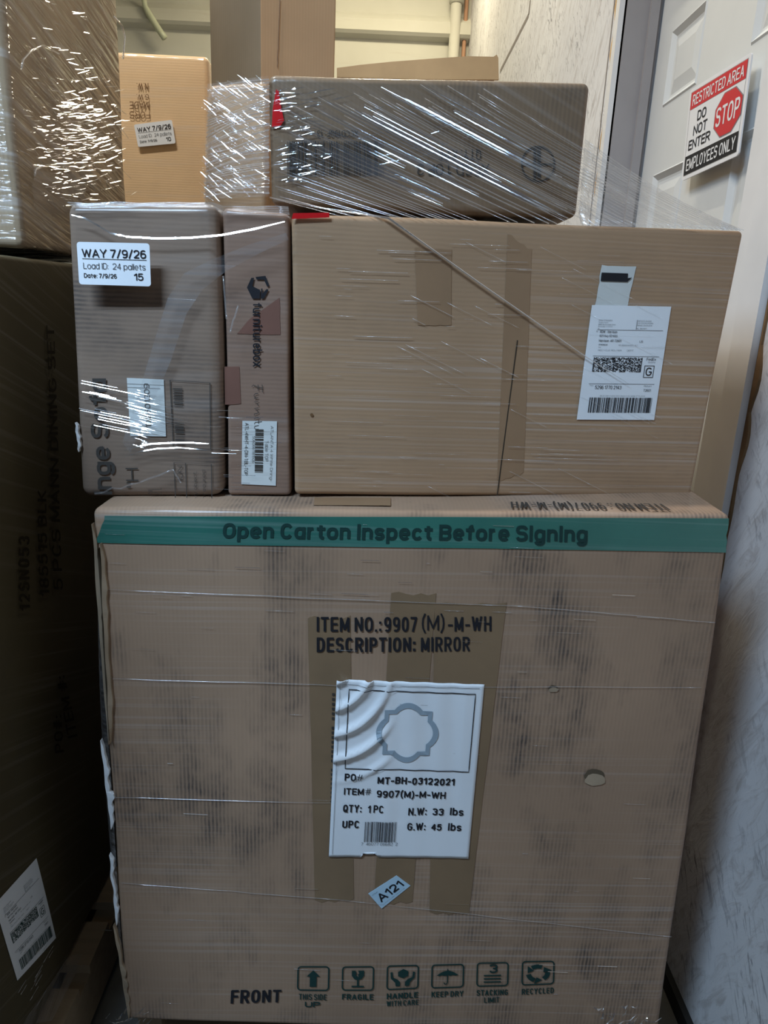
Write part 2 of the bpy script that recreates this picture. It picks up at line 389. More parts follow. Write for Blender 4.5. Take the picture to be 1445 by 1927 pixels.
# ------------------------------------------------------------------ the setting
def struct(name, mb, mat, label, cat, kind='structure', smooth=False):
    return tag(mb.build(name, mat, None, None, smooth), label, cat, None, kind)

def floor_mat():
    t = NT('worn_concrete'); o = t.obj()
    b = t.mix(t.rmp(t.noise(o, 4, 7, .65), .3, .7), (.06, .058, .054), (.14, .135, .12))
    return t.done(Base_Color=b, Roughness=.55, Normal=t.bump(t.noise(o, 60, 4), .2, .002))
def wall_right_mat():
    t = NT('scuffed_drywall'); o = t.obj()
    b = t.mix(t.rmp(t.noise(o, 2.0, 4), .3, .7), (.68, .675, .69), (.79, .785, .79))
    s1 = t.noise(t.obj((1, 9, 42), (radians(-52), 0, 0)), 1.6, 4, .65, 1.4)
    b = t.mix(t.mul(t.mul(t.rmp(s1, .55, .64), t.rmp(t.noise(o, 4.5, 4), .40, .60)), .8), b, (.17, .16, .18))
    s2 = t.noise(t.obj((1, 26, 7), (radians(-30), 0, 0)), 1.5, 5, .7, 1.0)
    b = t.mix(t.mul(t.rmp(s2, .50, .66), .55), b, (.40, .36, .34))
    return t.done(Base_Color=b, Roughness=.7, Specular_IOR_Level=.25, Normal=t.bump(s2, .35, .004))
def wall_back_mat():
    t = NT('cream_painted_block'); o = t.obj()
    b = t.mix(t.rmp(t.noise(o, 1.4, 4), .3, .7), (.53, .515, .44), (.60, .59, .52))
    d = t.rmp(t.noise(t.obj((1.2, 1, 14)), 2.0, 5, .7), .60, .78)
    b = t.mix(t.mul(d, .35), b, (.40, .33, .27))
    return t.done(Base_Color=b, Roughness=.7, Specular_IOR_Level=.25)
DRYWALL = wall_right_mat(); CREAM = wall_back_mat()
PAINT_DOOR = plain('white_door_paint', (.70, .71, .70), .45, .4, .02)
PAINT_TRIM = plain('white_trim_paint', (.74, .73, .72), .5, .35, .04)
PAINT_JAMB = plain('grey_jamb_paint', (.33, .31, .31), .5, .35, .05)
CAULK = plain('tan_caulk', (.50, .32, .15), .8, .2, .3)
TORN = plain('torn_brown_board_paper', (.20, .12, .06), .9, .1, .4)
BLACKRUB = plain('black_rubber', (.015, .015, .015), .6, .3)

XW, XD, ZT = 0.61, 0.71, 2.24          # wall plane, door plane, top of the opening
YN, YF = 1.295, 2.165                  # near and far side of the opening
struct('floor', MB().box(-3.6, .9, -3, 6.6, -.1, 0), floor_mat(), 'worn grey concrete floor between the loaded pallets', 'floor')
struct('ceiling', MB().box(-3.6, .9, -3, 6.6, 4.3, 4.4), plain('white_ceiling', (.6, .6, .57), .8), 'pale warehouse ceiling above the pallets', 'ceiling')
mb = MB().box(XW, XW+.16, -3, YN, 0, 4.3).box(XW, XW+.16, YF, 6.5, 0, 4.3).box(XW, XW+.16, YN, YF, ZT, 4.3)
wr = struct('wall_right', mb, DRYWALL, 'scuffed pale drywall beside the white door', 'wall')
struct('wall_back', MB().box(-3.6, XW, 6.4, 6.5, 0, 4.3), CREAM, 'cream painted back wall behind the stacked cartons', 'wall')
struct('wall_left', MB().box(-3.6, -3.5, -3, 6.5, 0, 4.3), CREAM, 'cream side wall far to the left', 'wall')
# ledge along the back wall
mb = MB(); zl = 3.27
prof = [(6.4, zl+.16), (6.33, zl+.10), (6.32, zl+.02), (6.34, zl), (6.4, zl-.02)]
v = [(x, y, z) for x in (-3.5, XW-.0) for y, z in prof]; k = len(prof)
mb.add(v, [(i, i+1, k+i+1, k+i) for i in range(k-1)])
struct('trim_1', mb, CREAM, 'dusty cream ledge running along the back wall', 'ledge')
# seam of the drywall
fw = Face((XW, 0, 0), (-1, 0, 0))
p0, p1, p2 = fw.at(998, 0, .0), fw.at(995, 28, .0), fw.at(941, 135, 0)
def slit(mb, a, b, w, n):
    d = (b-a).normalized().cross(n)*w/2
    mb.add([a-d+n*.001, a+d+n*.001, b+d+n*.001, b-d+n*.001], [(0,1,2,3)])
mb = MB(); slit(mb, p0, p1, .03, fw.n); slit(mb, p1, p2, .02, fw.n)
a = fw.hit(1157, 0); slit(mb, V((XW, a.y, 3.2)), V((XW, a.y, 1.0)), .008, fw.n)
struct('trim_2', mb, plain('dark_seam', (.25, .22, .2), .9), 'thin dark seam between the drywall boards', 'seam')
# frame of the door
mb = MB()
mb.box(XW-.014, XW+.01, YF, YF+.032, 0, ZT+.03)
mb.box(XW-.014, XW+.01, YN, YF, ZT, ZT+.032)
mb.box(XW-.016, XW+.01, 1.165, 1.235, 0, ZT+.03)
mb.box(XW-.010, XW+.01, 1.235, YN, 0, ZT+.03)
struct('trim_3', mb, PAINT_TRIM, 'white painted casing around the white door', 'door casing')
mb = MB()
mb.box(XW+.005, XW+.16, YF-.004, YF+.012, 0, ZT); mb.box(XW+.005, XW+.16, YN-.012, YN+.004, 0, ZT); mb.box(XW+.005, XW+.16, YN, YF, ZT-.004, ZT+.012)
mb.box(XD-.035, XD-.012, YF-.016, YF-.004, 0, ZT-.004); mb.box(XD-.035, XD-.012, YN+.004, YN+.016, 0, ZT-.004)
struct('trim_4', mb, PAINT_JAMB, 'grey inner frame of the white door with its stop', 'door frame')
# caulk bead beside the far casing, torn edge beside the near casing
def ragged(y0, y1s, z0, z1, n, seed, x):
    mb = MB(); r = random.Random(seed); v = []
    for i in range(n+1):
        z = z0+(z1-z0)*i/n; w = y1s*(.25+.75*abs(noise.noise(V((seed, z*9, 0))))*2); w = min(w, abs(y1s)) if y1s > 0 else max(w, y1s)
        for q in (0, w): 
            v.append((XW+.002, y0+q, z)); v.append((x, y0+q*.9, z))
    f = []
    for i in range(n):
        a, b = i*4, i*4+4
        f += [(a+1, a+3, b+3, b+1), (a, a+1, b+1, b), (a+2, b+2, b+3, a+3)]
    return mb.add(v, f)
struct('trim_5', ragged(YF+.031, .045, 0, 2.6, 90, 3, XW-.008), CAULK, 'ragged tan caulk along the far side of the door casing', 'caulk')
struct('trim_6', ragged(1.166, -.022, .5, 1.75, 70, 8, XW-.004), TORN, 'torn brown board edge beside the near door casing', 'torn edge')
mb = MB().box(XW-.012, XW, -3, 1.165, 0, .035)
struct('baseboard_right', mb, BLACKRUB, 'low black strip at the foot of the right wall', 'baseboard')

# six-panel door
door = thing('door_1', V((XD, (YN+YF)/2, 0)), 'white six panel door with a restricted area sign', 'door'); door['kind'] = 'structure'
Y0, Y1 = YN+.006, YF-.006
cols = [(1.858, 2.062), (1.400, 1.604)]
rows = [(.16, .62), (.76, 1.595), (1.775, 2.08)]
rows = [(.20, .70), (.83, 1.612), (1.772, 1.945)]
ys = sorted({Y0, Y1, *[q for c in cols for q in c]}); zs = sorted({.01, ZT-.008, *[q for c in rows for q in c]})
cells = [(c, r) for c in cols for r in rows]
mb = MB()
for a, b in zip(ys, ys[1:]):
    for c, d in zip(zs, zs[1:]):
        if not any(abs(a-cc[0]) < 1e-6 and abs(c-rr[0]) < 1e-6 for cc, rr in cells):
            mb.add([(XD, a, c), (XD, b, c), (XD, b, d), (XD, a, d)], [(0, 1, 2, 3)])
mb.box(XD+.012, XD+.04, Y0, Y1, .01, ZT-.008)
mb.build('door_slab', PAINT_DOOR, door)
for (a, b), (c, d) in cells:
    q = MB(); rings = [(0, 0), (-.003, .004), (.007, .016), (.008, .022), (.0015, .05)]
    rr = []
    for dx, ins in rings:
        rr.append([(XD+dx, a+ins, c+ins), (XD+dx, b-ins, c+ins), (XD+dx, b-ins, d-ins), (XD+dx, a+ins, d-ins)])
    v = [p for r in rr for p in r]; f = []
    for i in range(len(rings)-1):
        for j in range(4): f.append((i*4+j, i*4+(j+1) % 4, i*4+4+(j+1) % 4, i*4+4+j))
    k = (len(rings)-1)*4; f.append((k, k+1, k+2, k+3))
    q.add(v, f).build('door_panel', PAINT_DOOR, door)

# sign
fs = Face((XD-.026, 0, 0), (-1, 0, 0))
SGN = Patch(fs, (1282, 341), (1389, 292), (1415, 97), (1299, 169), .0)
sign = thing('warning_sign', SGN.at(.5, 0), 'white restricted area sign with red stop octagon stuck on the door', 'sign')
st = [] 
for cx, cy, a0 in ((.96, .035, -90), (.96, .965, 0), (.04, .965, 90), (.04, .035, 180)):
    for k in range(5):
        a = radians(a0+22.5*k); st.append((cx+.04*cos(a), cy+.035*sin(a)))
n = len(st); v = [SGN.at(*q) for q in st]+[SGN.at(*q, -.003) for q in st]
mesh_obj('sign_board', v, [tuple(range(n)), tuple(range(2*n-1, n-1, -1))]+[(i, (i+1) % n, n+(i+1) % n, n+i) for i in range(n)], WHITE, sign)
i = Ink(SGN); i.rect(.04, .765, .96, .95).build('red_band', RED, sign)
i = Ink(SGN); i.rect(.04, .05, .96, .255).build('black_band', INK, sign)
i = Ink(SGN, .0010); i.text('RESTRICTED AREA', .08, .795, .93, .915, .012).build('white_lettering', WHITE, sign)
i = Ink(SGN, .0010); i.text('EMPLOYEES ONLY', .08, .085, .93, .215, .012).build('white_lettering', WHITE, sign)
i = Ink(SGN); i.text('DO', .20, .60, .36, .71, .02).text('NOT', .15, .455, .40, .565, .02).text('ENTER', .08, .31, .48, .42, .02).frame(.035, .045, .965, .955, .003, .003).build('black_lettering', INK, sign)
oc = lambda r: [(.745+r*.225*cos(radians(22.5+45*k)), .51+r*.225*sin(radians(22.5+45*k))*1.05) for k in range(8)]
i = Ink(SGN); i.poly(oc(1.05)).build('octagon_outline', plain('grey_print', (.25, .22, .23)), sign)
i = Ink(SGN, .0008); i.poly(oc(1.0)).build('red_octagon', RED, sign)
i = Ink(SGN, .0012); i.text('STOP', .56, .41, .93, .61, .012).build('white_lettering', WHITE, sign)
MB().box(XD-.0225, XD, fs.hit(1290, 300).y-.03, fs.hit(1290, 300).y, 1.60, 1.62).build('foam_mount', plain('dark_foam', (.03, .03, .035)), sign)

# pipe and cable on the back wall
pipe = thing('wall_pipe', V((.49, 6.34, 0)), 'cream vertical pipe in the back corner beside the drywall', 'pipe')
MB().tube([(.49, 6.34, 0), (.49, 6.34, 4.3)], .042, 14).build('pipe_run', CREAM, pipe, smooth=True)
MB().tube([(.49, 6.34, 3.50), (.49, 6.34, 3.56)], .056, 14).build('pipe_clamp', CREAM, pipe, smooth=True)
MB().tube([(.57, 6.37, 0), (.57, 6.37, 4.3)], .016, 10).build('copper_line', plain('faded_copper', (.42, .24, .15), .5), pipe, smooth=True)
fb = Face((0, 6.30, 0), (0, -1, 0))
hp = [fb.at(*q) for q in ((270, -40), (271, 0), (273, 12), (280, 26), (292, 45), (303, 62), (310, 72))]
hose = MB().tube(hp, [.020]*3+[.024]*4, 10).build('drain_hose', plain('pale_green_hose', (.55, .58, .42), .3, .5), None, V(hp[-1]), True)
tag(hose, 'pale translucent hose end hanging on the back wall', 'hose')

# ------------------------------------------------------------------ cartons
def rounded_carton(corners, mat, parent, r, amp, freq, seed, step=.03, grey_left=None, name='carton_body'):
    """eight corners (front bl br tr tl, then the same at the back); rounded edges and a gentle bulge"""
    c = [V(q) for q in corners]
    dx, dy, dz = (c[1]-c[0]).length, (c[4]-c[0]).length, (c[3]-c[0]).length
    def lines(L, cap):
        n = max(3, min(cap, int(L/step))); a = [0, r*.12, r*.4, r*.75]
        return a+[r+(L-2*r)*i/n for i in range(n+1)]+[L-q for q in reversed(a)]
    lx, ly, lz = lines(dx, 44), lines(dy, 14), lines(dz, 44)
    def tri(u, w, h):
        lo = (c[0]*(1-u)+c[1]*u)*(1-w)+(c[4]*(1-u)+c[5]*u)*w; hi = (c[3]*(1-u)+c[2]*u)*(1-w)+(c[7]*(1-u)+c[6]*u)*w
        return lo*(1-h)+hi*h
    nX, nY, nZ = (c[1]-c[0]).normalized(), (c[4]-c[0]).normalized(), (c[3]-c[0]).normalized()
    vs, fs, ids, seen = [], [], [], {}
    def vert(i, j, k):
        key = (i, j, k)
        if key in seen: return seen[key]
        p = V((lx[i], ly[j], lz[k])); core = V((min(max(p.x, r), dx-r), min(max(p.y, r), dy-r), min(max(p.z, r), dz-r)))
        d = (p-core).normalized(); q = core+d*r
        P = tri(q.x/dx, q.y/dy, q.z/dz); nw = nX*d.x+nY*d.y+nZ*d.z
        P0 = tri(p.x/dx, p.y/dy, p.z/dz)
        b = amp*noise.noise(P0*freq+V((seed, 0, 0)))
        seen[key] = len(vs); vs.append(P+nw*b); return seen[key]
    X, Y, Z = len(lx)-1, len(ly)-1, len(lz)-1
    def quad(a, b, cc, d, m=0): fs.append((a, b, cc, d)); ids.append(m)
    for i in range(X):
        for k in range(Z):
            quad(vert(i,0,k), vert(i+1,0,k), vert(i+1,0,k+1), vert(i,0,k+1)); quad(vert(i,Y,k), vert(i,Y,k+1), vert(i+1,Y,k+1), vert(i+1,Y,k))
        for j in range(Y):
            quad(vert(i,j,0), vert(i,j+1,0), vert(i+1,j+1,0), vert(i+1,j,0)); quad(vert(i,j,Z), vert(i+1,j,Z), vert(i+1,j+1,Z), vert(i,j+1,Z))
    for j in range(Y):
        for k in range(Z):
            quad(vert(0,j,k), vert(0,j,k+1), vert(0,j+1,k+1), vert(0,j+1,k), 1 if grey_left else 0); quad(vert(X,j,k), vert(X,j+1,k), vert(X,j+1,k+1), vert(X,j,k+1))
    return mesh_obj(name, vs, fs, mat, parent, smooth=True, mats=[mat, grey_left] if grey_left else None, idx=ids)

def carton(face, px, depth, mat, label, r=.008, amp=.0025, group=None, back=None, flat_z=None, name='carton', grey_left=None, zb=None):
    """px: front corners bl br tr tl on the photograph's face; depth: vector to the back"""
    f = [face.hit(*q) for q in px]
    if zb is not None:
        for a, b in ((0, 3), (1, 2)):
            d = f[b]-f[a]; f[a] = f[b]-d*((f[b].z-zb)/d.z)
    c = f+[q+V(depth) for q in f]
    base = (c[0]+c[1]+c[4]+c[5])/4
    t = thing(name, base, label, 'box', group)
    face.amp, face.seed = amp, random.random()*40
    rounded_carton(c, mat, t, r, amp, face.freq, face.seed, grey_left=grey_left)
    return t, c

# --- the mirror carton at the bottom
F1 = Face((0, .90, 0), (0, -1, 0))
CM, cm = carton(F1, ((236, 1927), (1240, 1927), (1380, 967), (172, 957)), (0, .62, 0), K_MIRROR,
    'large scuffed brown carton with green tape band, bottom of the middle load', .010, .004, zb=.095)
def strip(face, parent, px, mat, off=.0007, n=6, mm=10, wob=.012, name='packing_tape', label=None):
    o = Patch(face, *px, off).sheet(name, mat, parent, n, mm, wob)
    if label: o['label'] = label
    return o
gt = strip(F1, CM, ((181, 1021), (1366, 1040), (1372, 976), (198, 970)), GREEN, .0012, 40, 6, .004, label='wide green packing tape printed in dark letters')
i = Ink(Patch(F1, (419, 1020), (1105, 1030), (1106, 990), (421, 983), .0014)); i.text('Open Carton Inspect Before Signing', 0, 0, 1, 1, .028, 0, 1.02).build('tape_lettering', INKG, gt)
MBt = TAPE
strip(F1, CM, ((593, 1694), (666, 1692), (659, 1160), (579, 1162)), TAPE)
strip(F1, CM, ((704, 1697), (776, 1697), (820, 1118), (736, 1115)), TAPE, .0008)
strip(F1, CM, ((808, 1715), (882, 1718), (953, 1136), (818, 1135)), TAPE, .0009)
i = Ink(Patch(F1, (596, 1188), (925, 1188), (925, 1160), (596, 1160), .0013))
i.text('ITEM NO.:', 0, 0, .37, 1, .035).text('9907', .385, 0, .575, 1, .035).text('(M)', .60, -.12, .73, 1.12, .03).text('-M-WH', .75, 0, 1, 1, .035).build('printed_lettering', INK, CM)
i = Ink(Patch(F1, (596, 1227), (884, 1225), (884, 1198), (596, 1199), .0013))
i.text('DESCRIPTION:', 0, 0, .645, 1, .035).text('MIRROR', .68, 0, 1, 1, .035).build('printed_lettering', INK, CM)
# big white label
LB = Patch(F1, (619, 1609), (881, 1614), (911, 1287), (634, 1277), .0028)
nn, mmx = 48, 60; vs, fs_ = [], []
cut = lambda s, t: t < .03 and .24 < s < .345
for j in range(mmx+1):
    for k in range(nn+1):
        s, t = k/nn, j/mmx; w = 0
        if t > .42 and s < .42:
            rr = math.hypot(s+.05, (t-1.15)*1.0); w = .0075*max(0, sin(rr*46))**3*min(1, (t-.42)*6)*min(1, (.42-s)*7)
        w += .0008*sin(s*34+t*3)*(1 if .3 < s < .9 and t > .2 else .3)
        tt = t if not (j == 0 and .24 < s < .345) else .028
        vs.append(LB.at(s, tt, w))
for j in range(mmx):
    for k in range(nn): a = j*(nn+1)+k; fs_.append((a, a+1, a+nn+2, a+nn+1))
lab = mesh_obj('product_label', vs, fs_, PAPER, CM, smooth=True); lab['label'] = 'large wrinkled white product label with a mirror drawing'
sol = lab.modifiers.new('thickness', 'SOLIDIFY'); sol.thickness = .0006; sol.offset = -1
def LW(s, t):
    w = 0
    if t > .42 and s < .42:
        rr = math.hypot(s+.05, (t-1.15)); w = .0075*max(0, sin(rr*46))**3*min(1, (t-.42)*6)*min(1, (.42-s)*7)
    return w + .0008*sin(s*34+t*3)*(1 if .3 < s < .9 and t > .2 else .3)
class LabInk(Ink):
    def _add(s, st, f):
        n = len(s.v); s.v += [s.p.at(a, b, s.off+LW(a, b)+.0006) for a, b in st]; s.f += [tuple(n+i for i in q) for q in f]; return s
i = LabInk(LB)
def subdiv(a, b, n=16): return [(a[0]+(b[0]-a[0])*k/n, a[1]+(b[1]-a[1])*k/n) for k in range(n)]
q = [(.085, .52), (.945, .52), (.945, .95), (.085, .95)]
i.stroke(sum((subdiv(q[k], q[(k+1) % 4]) for k in range(4)), []), .006, .005, True)
i.stroke([(.025, .02)]+subdiv((.025, .02), (.025, .975))[1:]+subdiv((.025, .975), (.97, .98))+[(.97, .98)], .0022, .002)
i.build('label_frame', INK, lab)
# mirror outline: four lobes with square corners between
def quatre(r):
    cx, cy, hx, hy = .50, .727, .215*r, .165*r; P = []
    q = [(.45, .74), (.76, .74), (.76, .46)]
    top = [(-.45+.9*k/10, .74+.26*sin(pi*k/10)**.8) for k in range(1, 10)]; side = [(.76+.24*sin(pi*k/10)**.8, .46-.92*k/10) for k in range(1, 10)]
    P = top+q+side+[(.76, -.46), (.76, -.74), (.45, -.74)]+[(-x, -y) for x, y in top]+[(-x, -y) for x, y in q]+[(-x, -y) for x, y in side]+[(-.76, .46), (-.76, .74), (-.45, .74)]
    return [(cx+hx*x, cy+hy*y) for x, y in P]
oq, iq = quatre(1.0), quatre(.82); n = len(oq)
i = LabInk(LB); i._add(oq+iq, [(k, (k+1) % n, n+(k+1) % n, n+k) for k in range(n)]); i.build('mirror_drawing', GREYP, lab)
i = LabInk(LB)
i.text('PO', .085, .455, .165, .492, .03).text('#', .17, .455, .215, .492, 0).text('MT-BH-03122021', .315, .438, .855, .478, .03)
i.text('ITEM', .085, .372, .225, .41, .03).text('#', .235, .372, .275, .41, 0).text('9907(M)-M-WH', .315, .352, .80, .40, .03)
i.text('QTY:', .085, .268, .215, .315, .03).text('1 PC', .26, .268, .37, .312, .03).text('N.W:', .545, .258, .675, .303, .03).text('33', .715, .262, .795, .303, .03).text('lbs', .84, .262, .935, .306, .03)
i.text('UPC', .085, .178, .205, .222, .03).text('G.W:', .545, .168, .675, .213, .03).text('45', .715, .17, .79, .211, .03).text('lbs', .835, .17, .93, .214, .03)
i.build('label_lettering', INK, lab)
i = LabInk(LB); i.bars(.245, .095, .475, .215, 36, seed=5).text('7  46077 06682  2', .225, .075, .485, .092, 0).build('barcode', INK, lab)
A = Patch(F1, (718, 1707), (772, 1665), (746, 1646), (693, 1679), .0016)
st_ = A.sheet('lot_sticker', BLUEP, CM, 4, 4); st_['label'] = 'small pale blue tilted sticker reading A121'
i = Ink(A); i.text('A121', .12, .26, .92, .72, .02).text('LOTNUM', .05, .80, .25, .86).text('warehouse receiving', .1, .1, .85, .15).build('sticker_lettering', INK, st_)
i = Ink(Patch(F1, (621, 1590), (626, 1590), (630, 1300), (625, 1300), .0012))
for k in range(34):
    if k % 9: i.rect(0, k/34, 1, (k+.55)/34)
i.build('printed_dashes', INKF, CM)
# bottom row of handling marks
i = Ink(Patch(F1, (434, 1887), (529, 1884), (530, 1861), (435, 1862), .0012)); i.text('FRONT', 0, 0, 1, 1, .04).build('printed_lettering', INK, CM)
icons = [((560, 1861), (618, 1861), 'THIS SIDE', 'UP', 1818), ((644, 1860), (702, 1860), 'FRAGILE', None, 1817), ((728, 1859), (786, 1857), 'HANDLE', 'WITH CARE', 1815),
         ((812, 1857), (871, 1856), 'KEEP DRY', None, 1814), ((897, 1855), (955, 1854), 'STACKING', 'LIMIT', 1811), ((982, 1853), (1041, 1850), 'RECYCLED', None, 1808)]
for n_, (bl, br, t1, t2, ty) in enumerate(icons):
    P = Patch(F1, bl, br, (br[0]+1, ty-1), (bl[0]+1, ty), .0012); i = Ink(P)
    rr = []
    for cx, cy, a0 in ((.9, .13, -90), (.9, .87, 0), (.1, .87, 90), (.1, .13, 180)):
        for k in range(5): a = radians(a0+22.5*k); rr.append((cx+.1*cos(a), cy+.13*sin(a)))
    i.stroke(rr, .045, .055, True)
    if n_ == 0: i.poly([(.5, .85), (.72, .58), (.61, .58), (.61, .14), (.39, .14), (.39, .58), (.28, .58)])
    elif n_ == 1:
        i.poly([(.30, .84), (.42, .84), (.46, .70), (.42, .66), (.52, .56), (.50, .68), (.54, .72), (.50, .84), (.70, .84), (.70, .62), (.62, .48), (.53, .44), (.53, .18), (.47, .18), (.47, .44), (.38, .48), (.30, .62)]); i.rect(.3, .12, .7, .19)
    elif n_ == 2:
        i.poly([(.35, .74), (.52, .86), (.68, .76), (.68, .56), (.52, .46), (.35, .55)]).poly([(.10, .72), (.17, .74), (.19, .50), (.33, .42), (.42, .30), (.42, .12), (.28, .12), (.26, .28), (.12, .46)]).poly([(.90, .72), (.83, .74), (.81, .50), (.67, .42), (.58, .30), (.58, .12), (.72, .12), (.74, .28), (.88, .46)])
    elif n_ == 3:
        i.poly([(.15+.7*k/10, .54+.20*sin(pi*k/10)) for k in range(11)]+[(.85-.7*k/8, .54-.03*(k % 2)) for k in range(1, 8)]).stroke([(.5, .72), (.5, .22), (.47, .15), (.41, .15), (.39, .22)], .035, .045).rect(.485, .72, .515, .82)
    elif n_ == 4: i.text('3', .39, .56, .66, .94, .02).rect(.22, .42, .78, .48).rect(.22, .28, .78, .34).rect(.22, .14, .78, .20)
    else:
        for k in range(3):
            a = radians(90+120*k); R = lambda x, y: (.5+(x*cos(a)-y*sin(a)), .48+(x*sin(a)+y*cos(a)))
            i.stroke([R(.30*cos(radians(q)), .32*sin(radians(q))) for q in range(-22, 48, 10)], .16, .18).poly([R(.31*cos(radians(86)), .33*sin(radians(86))), R(.17*cos(radians(44)), .18*sin(radians(44))), R(.46*cos(radians(44)), .48*sin(radians(44)))])
    i.build('printed_symbol', INKG, CM)
    w = [(.05, -.48, 1.0, -.20) if n_ not in (0, 5) else (.05, -.42, .98, -.15)]
    i = Ink(P); i.text(t1, .0 if n_ else .05, -.42, 1.02 if n_ else .95, -.17, .03)
    if t2: i.text(t2, .0 if n_ == 2 else .25, -.74, 1.04 if n_ == 2 else .75, -.50, .03)
    i.build('printed_lettering', INKG, CM)
# top flap lettering (upside down), on the top face
zt = (cm[2].z+cm[3].z)/2
FT = Face((cm[2]+cm[3])/2, ((cm[2]-cm[3]).normalized().cross(V((0, 1, 0)))), 0)
i = Ink(Patch(FT, (962, 958), (1262, 962), (1240, 948), (960, 944), .0012)); i.text('ITEM NO.: 9907(M)-M-WH', 0, 0, 1, 1, .03, 180).build('printed_lettering', INKF, CM)
i = Ink(Patch(FT, (590, 952), (735, 953), (735, 938), (592, 937), .0006)); i.rect(0, 0, 1, 1).build('packing_tape', TAPE_MID, CM)
# crushed left edge, layers of board and slips of white paper
def edge_slip(x0, x1, y0, y1, off, mat, name, wob, seed, parent=CM, face=F1, n=26):
    v, f = [], []
    for k in range(n+1):
        t = k/n; y = y0+(y1-y0)*t; a = x0+(x1-x0)*t; w = wob*(.4+.6*abs(noise.noise(V((seed, t*7, 0))))*2)*min(1, 6*t+.15, 6*(1-t)+.15)
        sh = 2.5*noise.noise(V((seed+5, t*5, 0)))
        for xx, o in ((a+sh, off), (a+sh+w, off*.6), (a+sh+w, -.004), (a+sh, -.004)): v.append(face.at(xx, y, o))
    for k in range(n):
        for j in range(4): a = k*4; f.append((a+j, a+(j+1) % 4, a+4+(j+1) % 4, a+4+j))
    f += [(0, 3, 2, 1), (4*n, 4*n+1, 4*n+2, 4*n+3)]
    return mesh_obj(name, v, f, mat, parent, smooth=False)
EDGE = plain('torn_board_edge', (.34, .26, .18), .85, .15, .25)
EDGED = plain('dark_board_layer', (.10, .075, .05), .9, .1, .3)
edge_slip(174, 205, 985, 1400, .004, EDGE, 'torn_board_edge', 12, 1)
edge_slip(187, 208, 1030, 1390, .006, EDGED, 'torn_board_edge', 6, 4)
edge_slip(192, 210, 1020, 1395, .008, EDGE, 'torn_board_edge', 12, 9)
edge_slip(190, 209, 1392, 1560, .003, PAPER, 'paper_slip', 11, 3)['label'] = 'white paper slip showing at the crushed edge'
edge_slip(206, 220, 1608, 1740, .003, PAPER, 'paper_slip', 8, 6)['label'] = 'white paper slip showing at the crushed edge'
edge_slip(214, 243, 1740, 1915, .004, EDGE, 'torn_board_edge', 9, 12)
# torn patches of board on the right half
for (x, y, w, h, s) in ((1030, 1292, 24, 12, 1), (1092, 1450, 52, 30, 2)):
    pts = [(x+w*(.5+.5*cos(a)*(.75+.3*noise.noise(V((s, a, 0))))), y+h*(.5+.5*sin(a)*(.75+.3*noise.noise(V((s, a, 3)))))) for a in [2*pi*k/14 for k in range(14)]]
    v = [F1.at(*q, .0016) for q in pts]; mesh_obj('torn_patch', v, [tuple(range(14))], EDGE, CM)
    v = [F1.at(q[0]-1, q[1]-h*.28, .0012) for q in pts]; mesh_obj('torn_patch', v, [tuple(range(14))], EDGED, CM)

# --- the wide plain carton above it, on the right
pA, pB = Face((0, .96, 0), (0, -1, 0)).hit(550, 930), Face((0, 1.01, 0), (0, -1, 0)).hit(1300, 940)
dA = pB-pA; F2 = Face(pA, (dA.y, -dA.x, 0))
CW, cw = carton(F2, ((554, 931), (1300, 936), (1401, 434), (549, 404)), (-.015, .50, 0), K_MID,
    'wide plain brown carton with white shipping label, right side above the green-taped carton', .007, .0035)
strip(F2, CW, ((786, 612), (849, 612), (849, 470), (780, 466)), TAPE_MID)
strip(F2, CW, ((935, 905), (985, 890), (1000, 470), (955, 440)), TAPE_MID, .0006)
i = Ink(Patch(F2, (934, 932), (936, 932), (974, 640), (972, 640), .0009)); i.rect(0, 0, 1.0, 1).build('flap_seam', plain('dark_seam_line', (.04, .03, .02)), CW)
rt = strip(F2, CW, ((549, 413), (620, 410), (619, 401), (552, 402)), REDT, .004, 8, 2, .03, 'warning_tape', 'short piece of red tape on the top left corner')
Patch(F2, (1118, 585), (1178, 585), (1196, 502), (1132, 499), .0009).sheet('torn_label', PAPER2, CW, 6, 8, .03)
i = Ink(Patch(F2, (1129, 529), (1186, 531), (1190, 515), (1131, 513), .0014)); i.poly([(0, 0), (.88, 0), (1, .55), (.86, .45), (.84, 1), (0, 1)]).build('printed_bar', INK, CW)
FX = Patch(F2, (1084, 789), (1230, 790), (1262, 577), (1113, 574), .0016)
